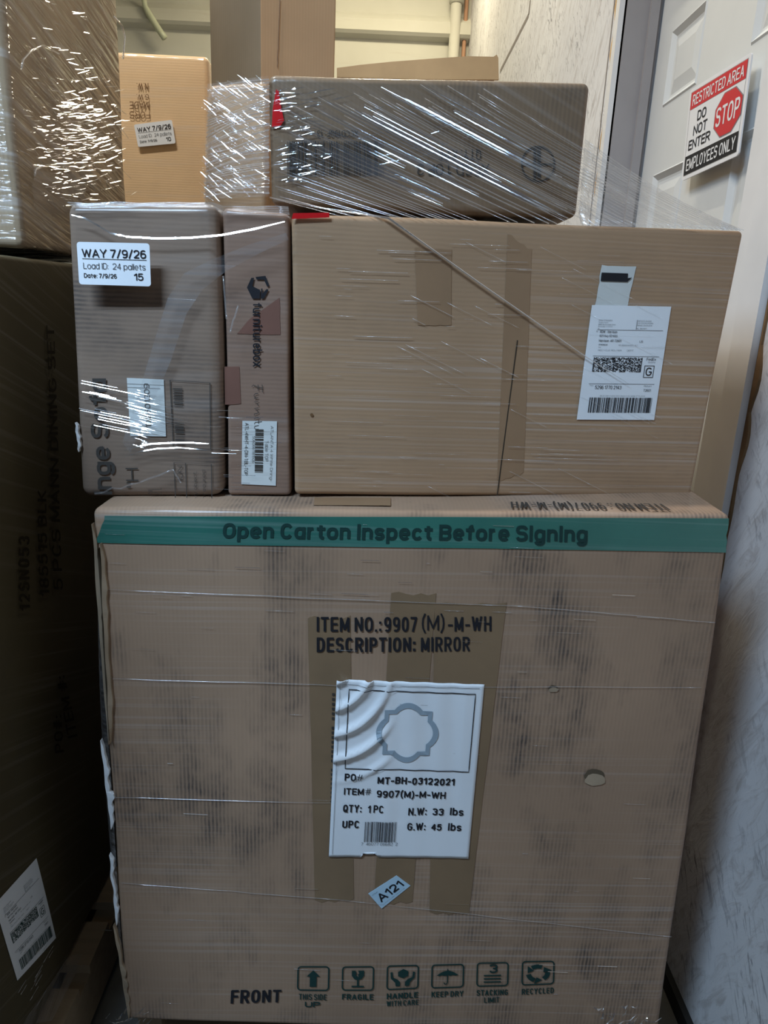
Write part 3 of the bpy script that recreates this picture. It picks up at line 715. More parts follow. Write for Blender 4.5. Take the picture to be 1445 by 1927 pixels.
def shipping_label(P, parent, ink, ctext):
    lb = P.sheet('shipping_label', PAPER, parent, 6, 8); lb['label'] = ctext
    q = Ink(P)
    for k, (s, w) in enumerate((('FROM: 3778242053', .17), ('Douglas Outlet', .12), ('8900 South Creek Drive', .215), ('Breckridge CA 92703', .18), ('US', .02))):
        q.text(s, .11, .868-k*.0175, .11+w, .879-k*.0175)
    for k, (s, w) in enumerate((('SHIP DATE: 24JUN26', .175), ('CAD: 107479/CAFE3616', .20), ('DIMMED: 20x20x20 IN', .19), ('BILL: 3RD PARTY', .13))):
        q.text(s, .60, .868-k*.019-(.008 if k == 3 else 0), .60+w, .879-k*.019-(.008 if k == 3 else 0))
    q.rect(.592, .80, .596, .882)
    q.text('TO', .095, .772, .115, .785).text('RDW - Harrison', .145, .766, .36, .788, .004).text('601 Hwy 62-65S', .145, .727, .37, .752, .004).text('Harrison  AR 72601', .145, .69, .425, .712, .004).text('US', .66, .688, .705, .706, .004)
    q.text('8708256245', .15, .660, .26, .672, .01).text('REF: 998846 INV/DEPT: 11877', .40, .659, .645, .669).text('PO:', .15, .638, .18, .648).text('RECYCLE ROUTER      DEPT', .15, .612, .60, .624)
    q.rect(.105, .792, .94, .795).rect(.095, .566, .94, .569).rect(.09, .322, .93, .325)
    q.text('FedEx', .785, .533, .905, .557, .006).text('Ground', .81, .512, .90, .525)
    q.frame(.775, .385, .895, .487, .008, .006).text('G', .795, .40, .875, .472, .01)
    q.text('TRK#', .10, .303, .15, .312).text('5296 1770 2143', .175, .277, .51, .309, .004).text('Return', .80, .299, .90, .314, 0).text('72601', .80, .257, .895, .28, .004)
    q.text('9632 0151 4 (000 000 0000) 0 00 5296 1770 2143', .25, .209, .83, .222)
    q.build('label_lettering', ink, lb)
    Ink(P).dots(.11, .430, .73, .557, 62, 24).build('stacked_barcode', ink, lb)
    Ink(P).bars(.125, .065, .935, .202, 60, seed=11).build('barcode', ink, lb)
    return lb
shipping_label(FX, CW, INK, 'white courier shipping label with barcodes')
i = Ink(Patch(F2, (583, 784), (590, 784), (590, 777), (583, 777), .0009)); i.poly([(.5+.45*cos(k*pi/5), .5+.45*sin(k*pi/5)) for k in range(10)]).build('dark_spot', INKB, CW)

# --- thin upright carton and sofa carton, on the left
F3 = Face((0, .965, 0), (0, -1, 0))
CT, ct = carton(F3, ((427, 934), (548, 934), (543, 404), (420, 392)), (0, .70, .0), K_TABLE,
    'narrow upright brown table top carton standing left of the wide plain carton', .007, .003)
F4 = Face((0, .955, 0), (0, -1, 0))
CS, cs = carton(F4, ((150, 938), (420, 936), (411, 378), (118, 376)), (0, .70, .0), K_SOFA,
    'grey brown sofa carton at the left edge above the green-taped carton', .016, .004)
strip(F3, CT, ((423, 762), (453, 760), (450, 690), (422, 690)), TAPE_RED, .0007, 4, 4)
strip(F3, CT, ((446, 628), (528, 630), (526, 560), (470, 600)), TAPE_RED, .0006, 4, 4)
# logo and name running downwards
LG = Patch(F3, (462, 562), (506, 562), (508, 518), (464, 520), .0012); i = Ink(LG)
i.poly([(.05, .50), (.22, .92), (.34, .92), (.28, .55), (.62, .38), (.62, 0), (.30, 0)]).poly([(.40, .95), (.82, .98), (1.0, .55), (.92, .50), (.76, .82), (.44, .84)]).poly([(.66, 0), (.80, 0), (.98, .38), (.90, .42), (.72, .22), (.72, .44), (.66, .44)])
i.build('printed_logo', INK, CT)
i = Ink(Patch(F3, (476, 690), (494, 690), (493, 570), (476, 570), .0012)); i.text('furniturebox', 0, 0, 1, 1, .012, 270).build('printed_lettering', INK, CT)
# handwriting-like print
i = Ink(Patch(F3, (470, 803), (497, 803), (495, 722), (470, 722), .0012)); wx, wy = .045, .016
for L in ([(.92, .98), (.95, .80)], [(.95, .90), (.60, .92), (.25, .97), (.15, .93)], [(.62, .98), (.62, .84)],
          [(.62, .78), (.40, .77), (.30, .73), (.38, .68), (.62, .68), (.32, .66)], [(.62, .60), (.32, .58), (.55, .54), (.62, .49)],
          [(.62, .44), (.32, .43), (.55, .38), (.60, .33), (.52, .31), (.32, .30), (.32, .26)], [(.64, .22), (.36, .20), (.32, .17)], [(.74, .21), (.76, .20)],
          [(.85, .12), (.36, .10), (.32, .06)], [(.62, .16), (.62, .07)], [(.62, .03), (.34, .01), (.32, -.03), (.40, -.06), (.62, -.06)]): i.stroke(L, wx, wy)
i.build('printed_script', INKF, CT)
P = Patch(F3, (454, 911), (519, 914), (521, 793), (456, 792), .0014); lb = P.sheet('product_label', PAPER2, CT, 4, 6); lb['label'] = 'white barcode label on the narrow carton'
i = Ink(P); i.text('ATLANTA 4 White Dining-', .80, .07, .90, .93, 0, 270).text('Table TOP', .67, .38, .76, .70, 0, 270).text('5060661181506', .30, .35, .38, .77, 0, 270).text('ATL-4WHT-4-DIN-TBL-TOP', .08, .15, .18, .97, .004, 270).build('label_lettering', INKF, lb)
Ink(P).bars(.38, .20, .62, .88, 30, 'y', 8).build('barcode', INKF, lb)
# sofa carton printing
i = Ink(Patch(F4, (178, 930), (222, 930), (210, 712), (166, 712), .0012)); i.text('inge Sofa', .0, .0, 1, 1, .022, 90).build('printed_lettering', INKF, CS)
i = Ink(Patch(F4, (239, 917), (262, 917), (260, 880), (237, 880), .0012)); i.text('"H', 0, 0, 1, 1, .005, 90).build('printed_lettering', INKF, CS)
i = Ink(Patch(F4, (280, 930), (305, 930), (304, 917), (279, 917), .0012)); i.text('2"L', 0, 0, 1, 1, .005, 90).build('printed_lettering', INKF, CS)
P = Patch(F4, (246, 820), (313, 821), (309, 714), (239, 711), .0014); lb = P.sheet('product_label', PAPER2, CS, 4, 6); lb['label'] = 'white label with a code running upwards'
i = Ink(P); i.text('YD2601209', .45, .08, .60, .92, .012, 90).rect(0, .90, 1, .905).rect(0, .84, .9, .845).build('label_lettering', INKF, lb)
P = Patch(F4, (327, 841), (397, 845), (396, 720), (321, 715), .0012); i = Ink(P); i.frame(0, 0, 1, 1, .022, .012).bars(.06, .62, .30, .92, 16, 'y', 4).bars(.06, .05, .30, .4, 16, 'y', 9)
i.build('printed_frame', INKF, CS)
P = Patch(F4, (331, 945), (399, 945), (398, 873), (328, 870), .0012); i = Ink(P)
i.stroke([(0, 0), (0, 1), (1, 1), (1, 0)], .022, .014).rect(.30, 0, .32, 1).text('ION', .08, .58, .22, .93, 0, 90).text('avy object,', .50, .02, .63, .80, 0, 90).text('m required', .74, .02, .86, .84, 0, 90).build('printed_frame', INKF, CS)
edge_slip(142, 149, 795, 850, .003, plain('torn_white_film', (.6, .6, .6), .5), 'torn_film_flake', 8, 2, CS, F4, 10)

# --- upper carton
F5 = Face((0, 1.02, 0), (0, -1, 0))
CU, cu_ = carton(F5, ((508, 386), (1085, 410), (1112, 154), (505, 140)), (0, .42, 0), K_UPPER,
    'olive brown carton with a barcode, topmost of the middle load', .009, .003)
i = Ink(Patch(F5, (541, 331), (722, 331), (722, 266), (541, 266), .0010)); i.bars(0, 0, 1, 1, 60, seed=21).build('barcode', INKF, CU)
i = Ink(Patch(F5, (597, 258), (674, 258), (674, 245), (597, 245), .0010)); i.text('XCCD19QF-13', 0, 0, 1, 1, .01, 180).build('printed_lettering', INKF, CU)
i = Ink(Patch(F5, (824, 302), (905, 302), (905, 281), (824, 281), .0010)); i.text('QTY: X PC', 0, 0, 1, 1, .008, 180).build('printed_lettering', INKF, CU)
i = Ink(Patch(F5, (785, 330), (920, 332), (920, 309), (785, 309), .0010)); i.text('XCCD 1 OF 3', 0, 0, 1, 1, .008, 180).build('printed_lettering', INKF, CU)
P = Patch(F5, (980, 343), (1044, 343), (1044, 275), (980, 275), .0010); i = Ink(P)
i.stroke([(.5+.48*cos(k*pi/20), .5+.48*sin(k*pi/20)) for k in range(40)], .05, .05, True).rect(.36, .02, .44, .95).rect(.47, .1, .58, .98).rect(.02, .46, .36, .52).rect(.58, .46, .98, .52).build('printed_symbol', INKF, CU)
v = [F5.at(*q, .003) for q in ((512, 240), (514, 205), (520, 170), (525, 172), (530, 205), (535, 228), (528, 238))]
v2 = [q+V((0, .002, 0)) for q in v]; n = len(v)
mesh_obj('warning_tape', v+v2, [tuple(range(n)), tuple(range(2*n-1, n-1, -1))]+[(k, (k+1) % n, n+(k+1) % n, n+k) for k in range(n)], REDT, CU)['label'] = 'piece of red tape on the left corner'

# --- carton set back on its left
F6 = Face((0, 1.42, 0), (0, -1, 0))
CO, _ = carton(F6, ((383, 383), (500, 384), (500, 152), (392, 160)), (0, .20, 0), K_WARM,
    'orange brown carton under stretched film, left of the olive carton with barcode', .010, .003, zb=1.378)

# --- cartons standing behind the load
F7 = Face((0, 1.66, 0), (.06, -1, 0))
p = F7.hit(490, 60); q = F7.hit(632, 60)
bl = V((p.x, p.y, 0)); br = V((q.x, q.y, 0)); q2 = Face((0, 1.86, 0), (0, -1, 0)).hit(395, 60); dl = V((q2.x-p.x, q2.y-p.y, 0))
base = (bl+br)/2+dl/2
TC = thing('carton', base, 'tall plain carton reaching the top edge, standing behind the olive carton', 'box')
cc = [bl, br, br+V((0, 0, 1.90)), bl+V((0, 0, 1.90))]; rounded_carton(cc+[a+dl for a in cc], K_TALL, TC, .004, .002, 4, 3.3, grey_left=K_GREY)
i = Ink(Patch(Face(p, F7.n), (521, 128), (523, 128), (528, 0), (526, 0), .003)); i.stroke([(.5+.6*noise.noise(V((k*.6, 1, 0))), k/14) for k in range(15)], .9, .1).build('crease_line', plain('crease', (.18, .10, .05)), TC)

F8 = Face((0, 1.95, 0), (0, -1, 0))
p0, p1 = F8.hit(228, 97), F8.hit(391, 97)
base = V(((p0.x+p1.x)/2, 2.12, 0)); zt8 = p0.z
WC = thing('carton', base, 'orange brown wrapped carton with a white pallet sticker numbered 10', 'box')
x0, x1 = p0.x-.06, p1.x
cc = [V((x0, 1.95, 0)), V((x1, 1.95, 0)), V((x1, 1.95, zt8)), V((x0, 1.95, zt8))]
F8.amp, F8.seed = .004, 5.5
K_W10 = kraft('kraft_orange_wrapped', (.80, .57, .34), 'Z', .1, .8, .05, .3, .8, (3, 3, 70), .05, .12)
rounded_carton(cc+[a+V((0, .35, 0)) for a in cc], K_W10, WC, .012, .004, 4, 5.5)
for s, x0_, y0_, x1_, y1_ in (('N.W.', 258, 170, 280, 157), ('G.W.', 258, 189, 281, 178), ('MADE', 245, 206, 282, 192), ('FORS', 245, 224, 283, 211)):
    Ink(Patch(F8, (x0_, y0_), (x1_, y0_), (x1_, y1_), (x0_, y1_), .002)).text(s, 0, 0, 1, 1, .005, 180).build('printed_lettering', INKB, WC)
def way_label(P, parent, num, mat, text):
    n = 8; st = []
    for cx, cy, a0 in ((.96, .07, -90), (.96, .93, 0), (.04, .93, 90), (.04, .07, 180)):
        for k in range(5): a = radians(a0+22.5*k); st.append((cx+.04*cos(a), cy+.07*sin(a)))
    m_ = len(st); v = [P.at(*q) for q in st]+[P.at(*q, -.0006) for q in st]
    lb = mesh_obj('pallet_sticker', v, [tuple(range(m_)), tuple(range(2*m_-1, m_-1, -1))]+[(i, (i+1) % m_, m_+(i+1) % m_, m_+i) for i in range(m_)], mat, parent)
    lb['label'] = text
    q = Ink(P); q.text('WAY 7/9/26', .065, .635, .95, .84, .016).rect(.065, .605, .955, .617)
    q.text('Load ID:', .075, .375, .42, .52).text('24 pallets', .48, .335, .935, .52)
    q.text('Date: 7/9/26', .075, .16, .53, .27, .014).text('15' if num == 15 else '10', .77, .13, .90, .30, .016)
    q.build('sticker_lettering', INK, lb); return lb
way_label(Patch(F8, (262, 278), (332, 271), (325, 227), (254, 236), .006), WC, 10, PAPER, 'white pallet sticker with date and number 10')

F9 = Face((0, 1.62, 0), (0, -1, 0))
a, b = F9.hit(634, 130), F9.hit(934, 106)
OC = thing('carton', V(((a.x+b.x)/2, 1.74, 0)), 'brown carton with torn open top, behind the olive carton by the drywall', 'box')
za, zb_ = F9.hit(640, 132).z-.005, F9.hit(930, 134).z+.005
cc = [V((a.x, 1.62, 0)), V((b.x, 1.62, 0)), V((b.x, 1.62, 1.705)), V((a.x, 1.62, 1.705))]
rounded_carton(cc+[q+V((0, .22, 0)) for q in cc], K_WARM, OC, .004, .002, 4, 8.1)
# raised torn flap along the top
pts = [(634, 146), (700, 148), (780, 150), (870, 151), (938, 151), (937, 110), (934, 104), (928, 108), (880, 107), (820, 111), (740, 117), (680, 123), (634, 129)]
v = [F9.at(*q, .004) for q in pts]+[F9.at(*q, -.002) for q in pts]; n = len(pts)
mesh_obj('torn_flap', v, [tuple(range(n)), tuple(range(2*n-1, n-1, -1))]+[(k, (k+1) % n, n+(k+1) % n, n+k) for k in range(n)], plain('raw_kraft', (.50, .31, .15), .8, .15, .15), OC)

# --- left load
FL = Face((-.5, 0, 0), (1, 0, 0))
XL = -.5
def left_box(y0, y1, z0, z1, x1, x0, mat, label, r, amp, seed):
    t = thing('carton', V(((x0+x1)/2, (y0+y1)/2, z0)), label, 'box')
    cc = [V((x0, y0, z0)), V((x1, y0, z0)), V((x1, y0, z1)), V((x0, y0, z1))]
    rounded_carton(cc+[q+V((0, y1-y0, 0)) for q in cc], mat, t, r, amp, 4, seed); return t
LU = left_box(1.055, 1.50, 1.305, 2.15, XL, XL-.55, K_WRAP, 'wrinkled film-wrapped brown carton at the upper left corner', .012, .008, 2.2)
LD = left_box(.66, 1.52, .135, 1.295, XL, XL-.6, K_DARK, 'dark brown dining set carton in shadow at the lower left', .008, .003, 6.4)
FL.amp, FL.seed = .003, 6.4
for s, q in (('12SN053', ((56, 1149), (56, 1009), (36, 1009), (36, 1149))), ('185515 BLK', ((93, 1122), (86, 923), (70, 923), (75, 1122))),
             ('5 PCS MANN DINING SET', ((118, 1110), (99, 612), (85, 612), (101, 1110))), ('PO#:', ((116, 1415), (112, 1345), (96, 1348), (100, 1418))), ('ITEM #:', ((142, 1385), (118, 1270), (103, 1275), (124, 1390)))):
    Ink(Patch(FL, *q, .0014)).text(s, 0, 0, 1, 1, .012).build('printed_lettering', INKD, LD)
shipping_label(Patch(FL, (32, 1845), (104, 1765), (66, 1615), (-10, 1702), .0016), LD, INKG, 'white courier shipping label on the dark carton')

# --- pallets
def pallet(x0, x1, y0, y1, zt, label):
    t = thing('pallet', V(((x0+x1)/2, (y0+y1)/2, 0)), label, 'pallet')
    h = zt
    for k in range(7):
        a = y0+(y1-y0-.09)*k/6; MB().box(x0, x1, a, a+.09, h-.018, h).build('deck_board', WOOD, t)
    for k in range(3):
        a = x0+(x1-x0-.04)*k/2; MB().box(a, a+.04, y0+.003, y1-.003, .018, h-.018).build('stringer', WOOD, t)
    for k in range(3):
        a = y0+(y1-y0-.09)*k/2; MB().box(x0, x1, a, a+.09, 0, .018).build('bottom_board', WOOD, t)
    return t
pallet(-.37, .50, .93, 1.58, .092, 'wooden pallet under the middle load of cartons')
pallet(-1.15, -.462, .70, 1.60, .130, 'wooden pallet under the dark carton at lower left')

class Ribbon(MB):
    """film folds with built-in highlights, each turned to mirror a lamp at the eye"""
    def fold(s, pts, width, lamp, tilt=0.0):
        pts = [V(p) for p in pts]; k = len(pts); ws = width if isinstance(width, (list, tuple)) else [width]*k
        L, Q = [], []
        for i, p in enumerate(pts):
            t = (pts[min(i+1, k-1)]-pts[max(i-1, 0)]).normalized()
            vw = (EYEP-p).normalized(); best = 9
            for lm in (lamp if isinstance(lamp, list) else [lamp]):
                for q in range(-8, 9):
                    l = (lm[0]+lm[1]*(q/8)-p).normalized(); r = abs(l.dot(t)+vw.dot(t))
                    if r < best-.002: best, lt = r, l
            hv = (vw+lt).normalized(); hv = (hv-t*hv.dot(t)).normalized()
            c = t.cross(hv).normalized()
            if tilt: c = (Matrix.Rotation(tilt, 3, t) @ c)
            L.append(p+c*ws[i]/2); Q.append(p-c*ws[i]/2)
        return s.add(L+Q, [(i, i+1, k+i+1, k+i) for i in range(k-1)])
    def facets(s, pts, width, lamps, seg=.010, keep=.8, rnd=random):  # glint flakes added, angled between eye and lamp
        pts = [V(p) for p in pts]
        for a, b in zip(pts, pts[1:]):
            L = (b-a).length; n = max(1, int(L/seg)); t = (b-a).normalized()
            for i in range(n):
                if rnd.random() > keep: continue
                p = a.lerp(b, (i+.5)/n); lm = rnd.choice(lamps)
                hv = ((EYEP-p).normalized()+(lm[0]+lm[1]*rnd.uniform(-1, 1)-p).normalized()).normalized()
                hv = (hv+V((rnd.gauss(0, .028), rnd.gauss(0, .028), rnd.gauss(0, .028)))).normalized()
                d = (t-hv*t.dot(hv)).normalized(); c = d.cross(hv); w = width*rnd.uniform(.5, 1.2); l = L/n*rnd.uniform(.4, .6)
                p = p+hv*.002
                s.add([p-d*l, p+c*w/2, p+d*l, p-c*w/2], [(0, 1, 2, 3)])
        return s
# ------------------------------------------------------------------ stretch wrap
def sub(a, b, n, sag=0.0, seed=0.0, jit=0.0):
    a, b = V(a), V(b); o = []
    for k in range(n+1):
        t = k/n; p = a.lerp(b, t); p.z -= sag*4*t*(1-t)
        if jit: p += V((0, -jit*abs(noise.noise(V((seed, t*5, 0)))), jit*noise.noise(V((seed+9, t*4, 0)))))
        o.append(p)
    return o
SW = thing('stretch_wrap', V((.05, .95, .132)), 'clear stretch film pulled diagonally around the middle load of cartons', 'film')
mid_top = lambda x: F2.at(x, 404+(x-548)*30/853, .003)
up_pt = lambda x, y, o=.004: F5.at(x, y, o)
R = random.Random(4)
bright, faint = Ribbon(), MB()
# long diagonal creases over the upper carton
N = 60
for k in range(N):
    t = (k+R.uniform(-.4, .4))/N
    if t < .45: u = t/.45; s0 = (512+u*18, 372-u*222)
    else: u = (t-.45)/.55; s0 = (530+u*370, 150+u*6)
    ex = 640+max(0, min(1, t*1.02))**.75*752
    e = mid_top(min(1396, ex)); s = up_pt(*s0)
    d = e-s; s = s+d*R.uniform(0, .25)
    tgt = bright if (R.random() < .5 and .2 < t < .85) else faint
    if tgt is bright: e = s+d*R.uniform(.45, .75)
    if tgt is bright:
        for dz in (0, -.0035): bright.fold([p+V((0, -.003, dz)) for p in sub(s, e, 8)], [.0004]+[R.uniform(.0008, .0016)]*7+[.0004], FAR if dz else FAR2, R.gauss(0, .03))
    tgt = faint
    tgt.tube(sub(s, e, 8, .006*t), R.uniform(.0004, .0008), 6)
# short shimmering creases at the upper carton's left corner
for k in range(46):
    x, y = R.uniform(510, 585), R.uniform(165, 345); L = R.uniform(14, 60); sl = R.uniform(-.28, .12)
    bright.fold(sub(up_pt(x, y), up_pt(x+L, y+L*sl), 4, 0, k, .003), [.0003, R.uniform(.0006, .002), R.uniform(.0006, .002), .001, .0003], [TUBE, FAR], R.gauss(0, .06))
for k in range(26):
    x, y = R.uniform(620, 880), R.uniform(190, 350); L = R.uniform(15, 45)
    bright.fold(sub(up_pt(x, y), up_pt(x+L, y-L*.3), 2), [.0003, R.uniform(.0008, .002), .0003], [TUBE, FAR], R.gauss(0, .12))
for k in range(90):
    x, y = 512+abs(R.gauss(0, 32)), R.choice((R.gauss(200, 14), R.gauss(300, 25), R.uniform(165, 350))); L = R.uniform(10, 40); sl = R.uniform(-.3, .1)
    bright.facets([up_pt(x, y, .003), up_pt(x+L, y+L*sl, .003)], R.uniform(.0004, .0010), [FAR, TUBE], .014, .75, R)
bright.stuff('film_crease', FILM_CREASE, SW); faint.stuff('film_crease', FILM_FAINT, SW)
# rope edge of the film across the plain carton
rp = [up_pt(508, 372), up_pt(600, 392, .01)]+[F2.at(*q, .006) for q in ((730, 412), (800, 462), (900, 533), (1000, 602), (1095, 668), (1180, 722))]
MB().tube(rp, [.0008, .0012, .0016, .0015, .0014, .0012, .0009, .0003], 7).build('film_rope', FILM_CREASE, SW, smooth=True)
# free sheet from the upper carton's right edge to the far corner of the plain carton
def sheet(name, rowA, rowB, n, mm, mat, wob=.0, seed=0, sag=0):
    v, f = [], []
    for i_ in range(n+1):
        t = i_/n; a = rowA(t); b = rowB(t)
        for j in range(mm+1):
            u = j/mm; p = a.lerp(b, u)-V((0, 0, sag*4*u*(1-u)))
            if wob: p = p+V((0, -1, 0))*wob*noise.noise(V((t*14+seed, u*2, 0)))*sin(pi*u)
            v.append(p)
    for i_ in range(n):
        for j in range(mm): a = i_*(mm+1)+j; f.append((a, a+1, a+mm+2, a+mm+1))
    return mesh_obj(name, v, f, mat, SW, smooth=True)
edge = lambda t: up_pt(1099-12*t, 262+146*t, .004)
sheet('film_sheet', lambda t: up_pt(1099-12*t, 264+144*t, .005), lambda t: mid_top(1396-290*t), 26, 12, FILM_DIAG, .004, 0, .008)
fan = MB()
for k in range(26):
    t = k/25; fan.tube(sub(up_pt(1099-12*t, 264+136*t, .005), mid_top(1396-290*t**1.3), 8, .008), R.uniform(.0004, .0009), 5)
fan.stuff('film_crease', FILM_FAINT, SW)
# film fan between the orange carton and the upper carton
fan = Ribbon()
for k in range(48):
    t = k/47+R.uniform(-.015, .015); t = min(max(t, 0), 1)
    a = F6.at(392-8*t, 168+205*t**.8, .004); b = up_pt(507, 150+215*t**1.15, .004)
    c = a.lerp(b, .5)+V((0, -.012, .004*sin(t*20)))
    w = R.uniform(.0008, .0026); pp = [a, a.lerp(c, .5)+V((0, -.003, 0)), c, c.lerp(b, .5)+V((0, -.003, 0)), b]; fan.facets(pp, w*.45, [FAR, FAR2, TUBE], .024, .38, R); fan.tube(pp, .0006, 5)
fan.stuff('film_crease', FILM_PALE, SW)
sheet('film_sheet', lambda t: F6.at(392-8*t, 160+215*t, .006), lambda t: up_pt(507, 146+225*t, .006), 20, 6, FILM, .006, 4)
# film over the sofa carton: bright arcs, pale folds and hatching built in for reflections
p4 = lambda x, y, o=.012: F4.at(x, y, o)
Ribbon().fold([p4(*q) for q in ((140, 406), (165, 412), (190, 426), (213, 440), (245, 447), (300, 450), (360, 449), (420, 444), (480, 433), (538, 419))], [.0006]+[.0021]*8+[.0006], [TUBE, FAR]).build('film_fold_sheen', FILM_CREASE, SW, smooth=True)
Ribbon().fold([p4(*q) for q in ((236, 846), (260, 838), (290, 832), (330, 830), (365, 830), (396, 832))], [.0006]+[.0019]*4+[.0006], [TUBE, FAR]).build('film_fold_sheen', FILM_CREASE, SW, smooth=True)
Ribbon().fold([p4(*q) for q in ((242, 856), (270, 846), (300, 841), (340, 839), (375, 842), (399, 845))], [.0006]+[.0013]*4+[.0006], [TUBE, FAR]).build('film_fold_sheen', FILM_CREASE, SW, smooth=True)
hatch = Ribbon()
for k in range(34):
    t = k/33; x = R.uniform(235, 265)+8*t; y = 733+t*105; L = 25+85*sin(pi*min(1, t*1.25)**.8)*R.uniform(.7, 1.1)
    if L > 5: hatch.fold([p4(x, y, .006), p4(x+L*.5, y+L*.11, .0075), p4(x+L, y+L*.22, .006)], [.0003, R.uniform(.0004, .0009), .0003], [TUBE, FAR], R.gauss(0, .02))
for k in range(26):
    x = R.uniform(150, 200); y = R.uniform(715, 800); L = R.uniform(30, 110); hatch.fold([p4(x, y, .006), p4(x+L, y+L*.20, .006)], R.uniform(.0004, .001), [TUBE, FAR], R.gauss(0, .08))
hatch.stuff('film_crease', FILM_CREASE, SW)
lines, dash = MB(), Ribbon()
for k in range(20):
    x = R.uniform(390, 470); y = R.uniform(755, 930); L = R.uniform(15, 110); dash.fold(sub(p4(x, y, .006), p4(min(548, x+L), y+L*.03, .006), 2), R.uniform(.0004, .001), [TUBE, FAR], R.gauss(0, .10))
for q in ((185, 925, 265, 905), (265, 905, 330, 880), (330, 880, 345, 905), (424, 520, 430, 600), (436, 625, 452, 575)):
    lines.tube(sub(p4(q[0], q[1]), p4(q[2], q[3]), 5, 0, q[0], .004), .0012, 6)
dash.stuff('film_crease', FILM_CREASE, SW)
lines.stuff('film_crease', FILM_FAINT, SW)
# swooping pale film band laid in for a soft sheen
lft = [(540, 440), (470, 462), (400, 490), (350, 515), (320, 560), (295, 640), (265, 740), (235, 830)]
rgt = [(545, 452), (490, 478), (430, 510), (385, 545), (355, 590), (325, 680), (290, 760), (250, 850)]
v = [p4(*q, .010) for q in lft]+[p4(*q, .010) for q in rgt]; n = len(lft)
mesh_obj('film_fold_sheen', v, [(k, k+1, n+k+1, n+k) for k in range(n-1)], FILM, SW, smooth=True)
# edges of the film layers on the mirror carton
ly, glint = MB(), Ribbon()
for (x0_, y0_, x1_, y1_) in ((186, 1107, 960, 1140), (960, 1140, 1345, 1170), (202, 1275, 700, 1292), (700, 1292, 1318, 1292), (218, 1500, 700, 1510), (230, 1660, 640, 1690), (640, 1690, 1262, 1760)):
    MB().tube([F1.at(x0_+(x1_-x0_)*k/10, y0_+(y1_-y0_)*k/10+1.5*noise.noise(V((k*.7, x0_, 0))), .0022) for k in range(11)], .0006, 5).build('film_edge', FILM_FAINT, SW, smooth=True)
for k in range(70):
    x, y = R.uniform(190, 1200), R.choice((R.uniform(965, 1180), R.uniform(1180, 1900))); L = R.uniform(6, 55)
    (glint.fold([F1.at(x, y, .0025), F1.at(x+L, y+L*.04, .0025)], R.uniform(.0003, .0008), [TUBE, FAR], R.gauss(0, .15)) if k % 2 else ly.tube([F1.at(x, y, .002), F1.at(x+L, y+L*.04, .002)], R.uniform(.0002, .0004), 5))
for k in range(110):
    x, y = R.uniform(560, 1300), R.uniform(440, 925); L = R.uniform(10, 120); sl = .03 if R.random() < .6 or x < 740 else .5
    q = (x+L, y+L*sl)
    if q[0] < 1330-(q[1]-430)*.19: ly.tube([F2.at(x, y, .003), F2.at(*q, .003)], R.uniform(.0002, .0004), 5)
glint.stuff('film_crease', FILM_CREASE, SW)
ly.stuff('film_crease', FILM_FAINT, SW)
# loose film skirt at the left and bunched tail at the foot
v, f = [], []
for k in range(31):
    t = k/30; y = 985+(1925-985)*t; w = 4+26*sin(pi*min(1, t*1.05))**.8
    xe = 176+58*t
    for j in range(4):
        u = j/3; v.append(F1.at(xe+4-(w+4)*u, y, .002-.045*u*u))
    if k: a = (k-1)*4; f += [(a+j, a+j+1, a+5+j, a+4+j) for j in range(3)]
mesh_obj('film_skirt', v, f, FILM, SW, smooth=True)
tail = Ribbon()
for k in range(34):
    x = R.uniform(1110, 1215) if k < 20 else R.uniform(200, 275); y = R.uniform(1885, 1930) if k < 20 else R.uniform(1900, 1930)
    L = R.uniform(8, 30); an = R.uniform(-1.2, .2)
    tail.fold([F1.at(x, y, .006), F1.at(x+L*.5*cos(an), y+L*.5*sin(an)-2, .012), F1.at(x+L*cos(an), y+L*sin(an), .006)], [.0005, R.uniform(.001, .004), .0006], [TUBE, FAR], R.gauss(0, .15))
tail.stuff('film_tail', FILM_CREASE, SW)
# sticker on the film in front of the sofa carton
way_label(Patch(Face((0, .935, 0), (0, -1, 0)), (149, 535), (284, 539), (281, 458), (144, 455), 0), SW, 15, PAPER, 'white pallet sticker with date and number 15')
# film fringe along the tops of the left cartons
fr = MB()
for k in range(7):
    fr.tube([F4.at(x, 384+k*1.6+4*noise.noise(V((x*.02, k, 0))), .012-.004*k) for x in range(134, 420, 18)]+[F3.at(x, 392+k*3+3*noise.noise(V((x*.03, k, 0))), .012-.003*k) for x in range(425, 548, 20)], .0009, 6)
fr.stuff('film_crease', FILM_FAINT, SW)

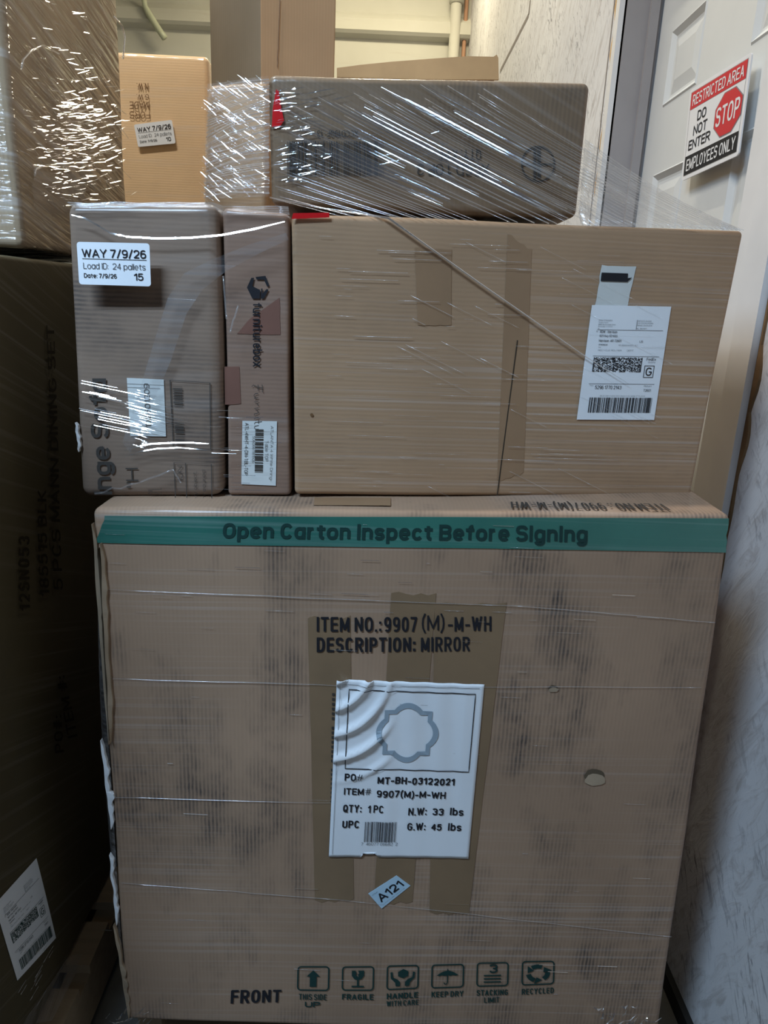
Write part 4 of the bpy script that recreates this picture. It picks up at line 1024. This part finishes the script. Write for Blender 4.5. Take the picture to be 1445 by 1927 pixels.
SL = thing('stretch_wrap', V((-.75, 1.1, .135)), 'wrinkled glossy stretch film around the left load of cartons', 'film')
wr_, wf = Ribbon(), MB()
FU = Face((XL, 0, 0), (1, 0, 0), .008, 4, 2.2)
for k in range(900):
    g = R.gauss(0, 1); x = R.uniform(30, 232) if k % 2 else R.gauss(130, 40); y = R.uniform(-10, 380) if k % 3 == 0 else R.gauss(250, 65)
    x = min(max(x, 30), 215); y = min(max(y, -10), 385)
    if x > 205+y*.12: continue
    L = R.uniform(8, 42); an = radians(R.gauss(38, 9))
    p, q = (x, y), (x+L*cos(an), y+L*sin(an))
    if q[0] > 208+q[1]*.13: continue
    pp = [FU.at(*p, .002), FU.at((p[0]+q[0])/2, (p[1]+q[1])/2+R.uniform(-1, 1), .004), FU.at(*q, .002)]
    dd = math.hypot((p[0]-135)/60, (p[1]-265)/85)
    if R.random() < .75: wr_.facets(pp, R.uniform(.0005, .0014), [BACK], .022, .85 if dd < 1 else .35 if dd < 1.7 else .12, R)
    else: wf.tube(pp, R.uniform(.0004, .0009), 5)
for k in range(14):
    x, y = R.uniform(30, 110), R.uniform(1790, 1900); L = R.uniform(8, 35)
    wf.tube([FL.at(x, y, .003), FL.at(x+L*.6, y-L, .003)], R.uniform(.0004, .0009), 5)
wr_.stuff('film_crease', FILM_CREASE, SL); wf.stuff('film_crease', FILM_FAINT, SL)
MB().tube([FU.at(*q, .006) for q in ((30, 130), (33, 112), (48, 95), (70, 85), (85, 92), (102, 101))], .0016, 7).build('film_fold_sheen', FILM_CREASE, SL, smooth=True)
MB().tube([FU.at(*q, .006) for q in ((58, 330), (60, 318), (75, 312), (110, 310), (135, 318))], .002, 7).build('film_fold_sheen', FILM_CREASE, SL, smooth=True)
MB().tube([FU.at(*q, .006) for q in ((205, 30), (222, 48), (228, 70), (224, 110))], .002, 7).build('film_fold_sheen', FILM_CREASE, SL, smooth=True)
v, f = [], []
for k in range(13):
    for j in range(9):
        u, t = j/8, k/12; v.append(FU.at(58+u*(105-8*t)+4*noise.noise(V((t*3, 1, 0))), 318+t*(70+40*u)+8*sin(u*3), .004+.004*sin(u*pi)*sin(t*pi)))
    if k: a = (k-1)*9; f += [(a+j, a+j+1, a+10+j, a+9+j) for j in range(8)]
mesh_obj('film_sheet', v, f, FILM, SL, smooth=True)  # pale sheet added to stand for the smooth bright reflection
v, f = [], []
for k in range(16):
    t = k/15
    for j in range(5):
        u = j/4; v.append(FL.at(128-90*t+u*(14+20*t), 1800+130*t-u*10, .002+.02*u))
    if k: a = (k-1)*5; f += [(a+j, a+j+1, a+6+j, a+5+j) for j in range(4)]
mesh_obj('film_skirt', v, f, FILM, SL, smooth=True)

for o in list(bpy.data.objects):
    if '_b' in o: del o['_b']
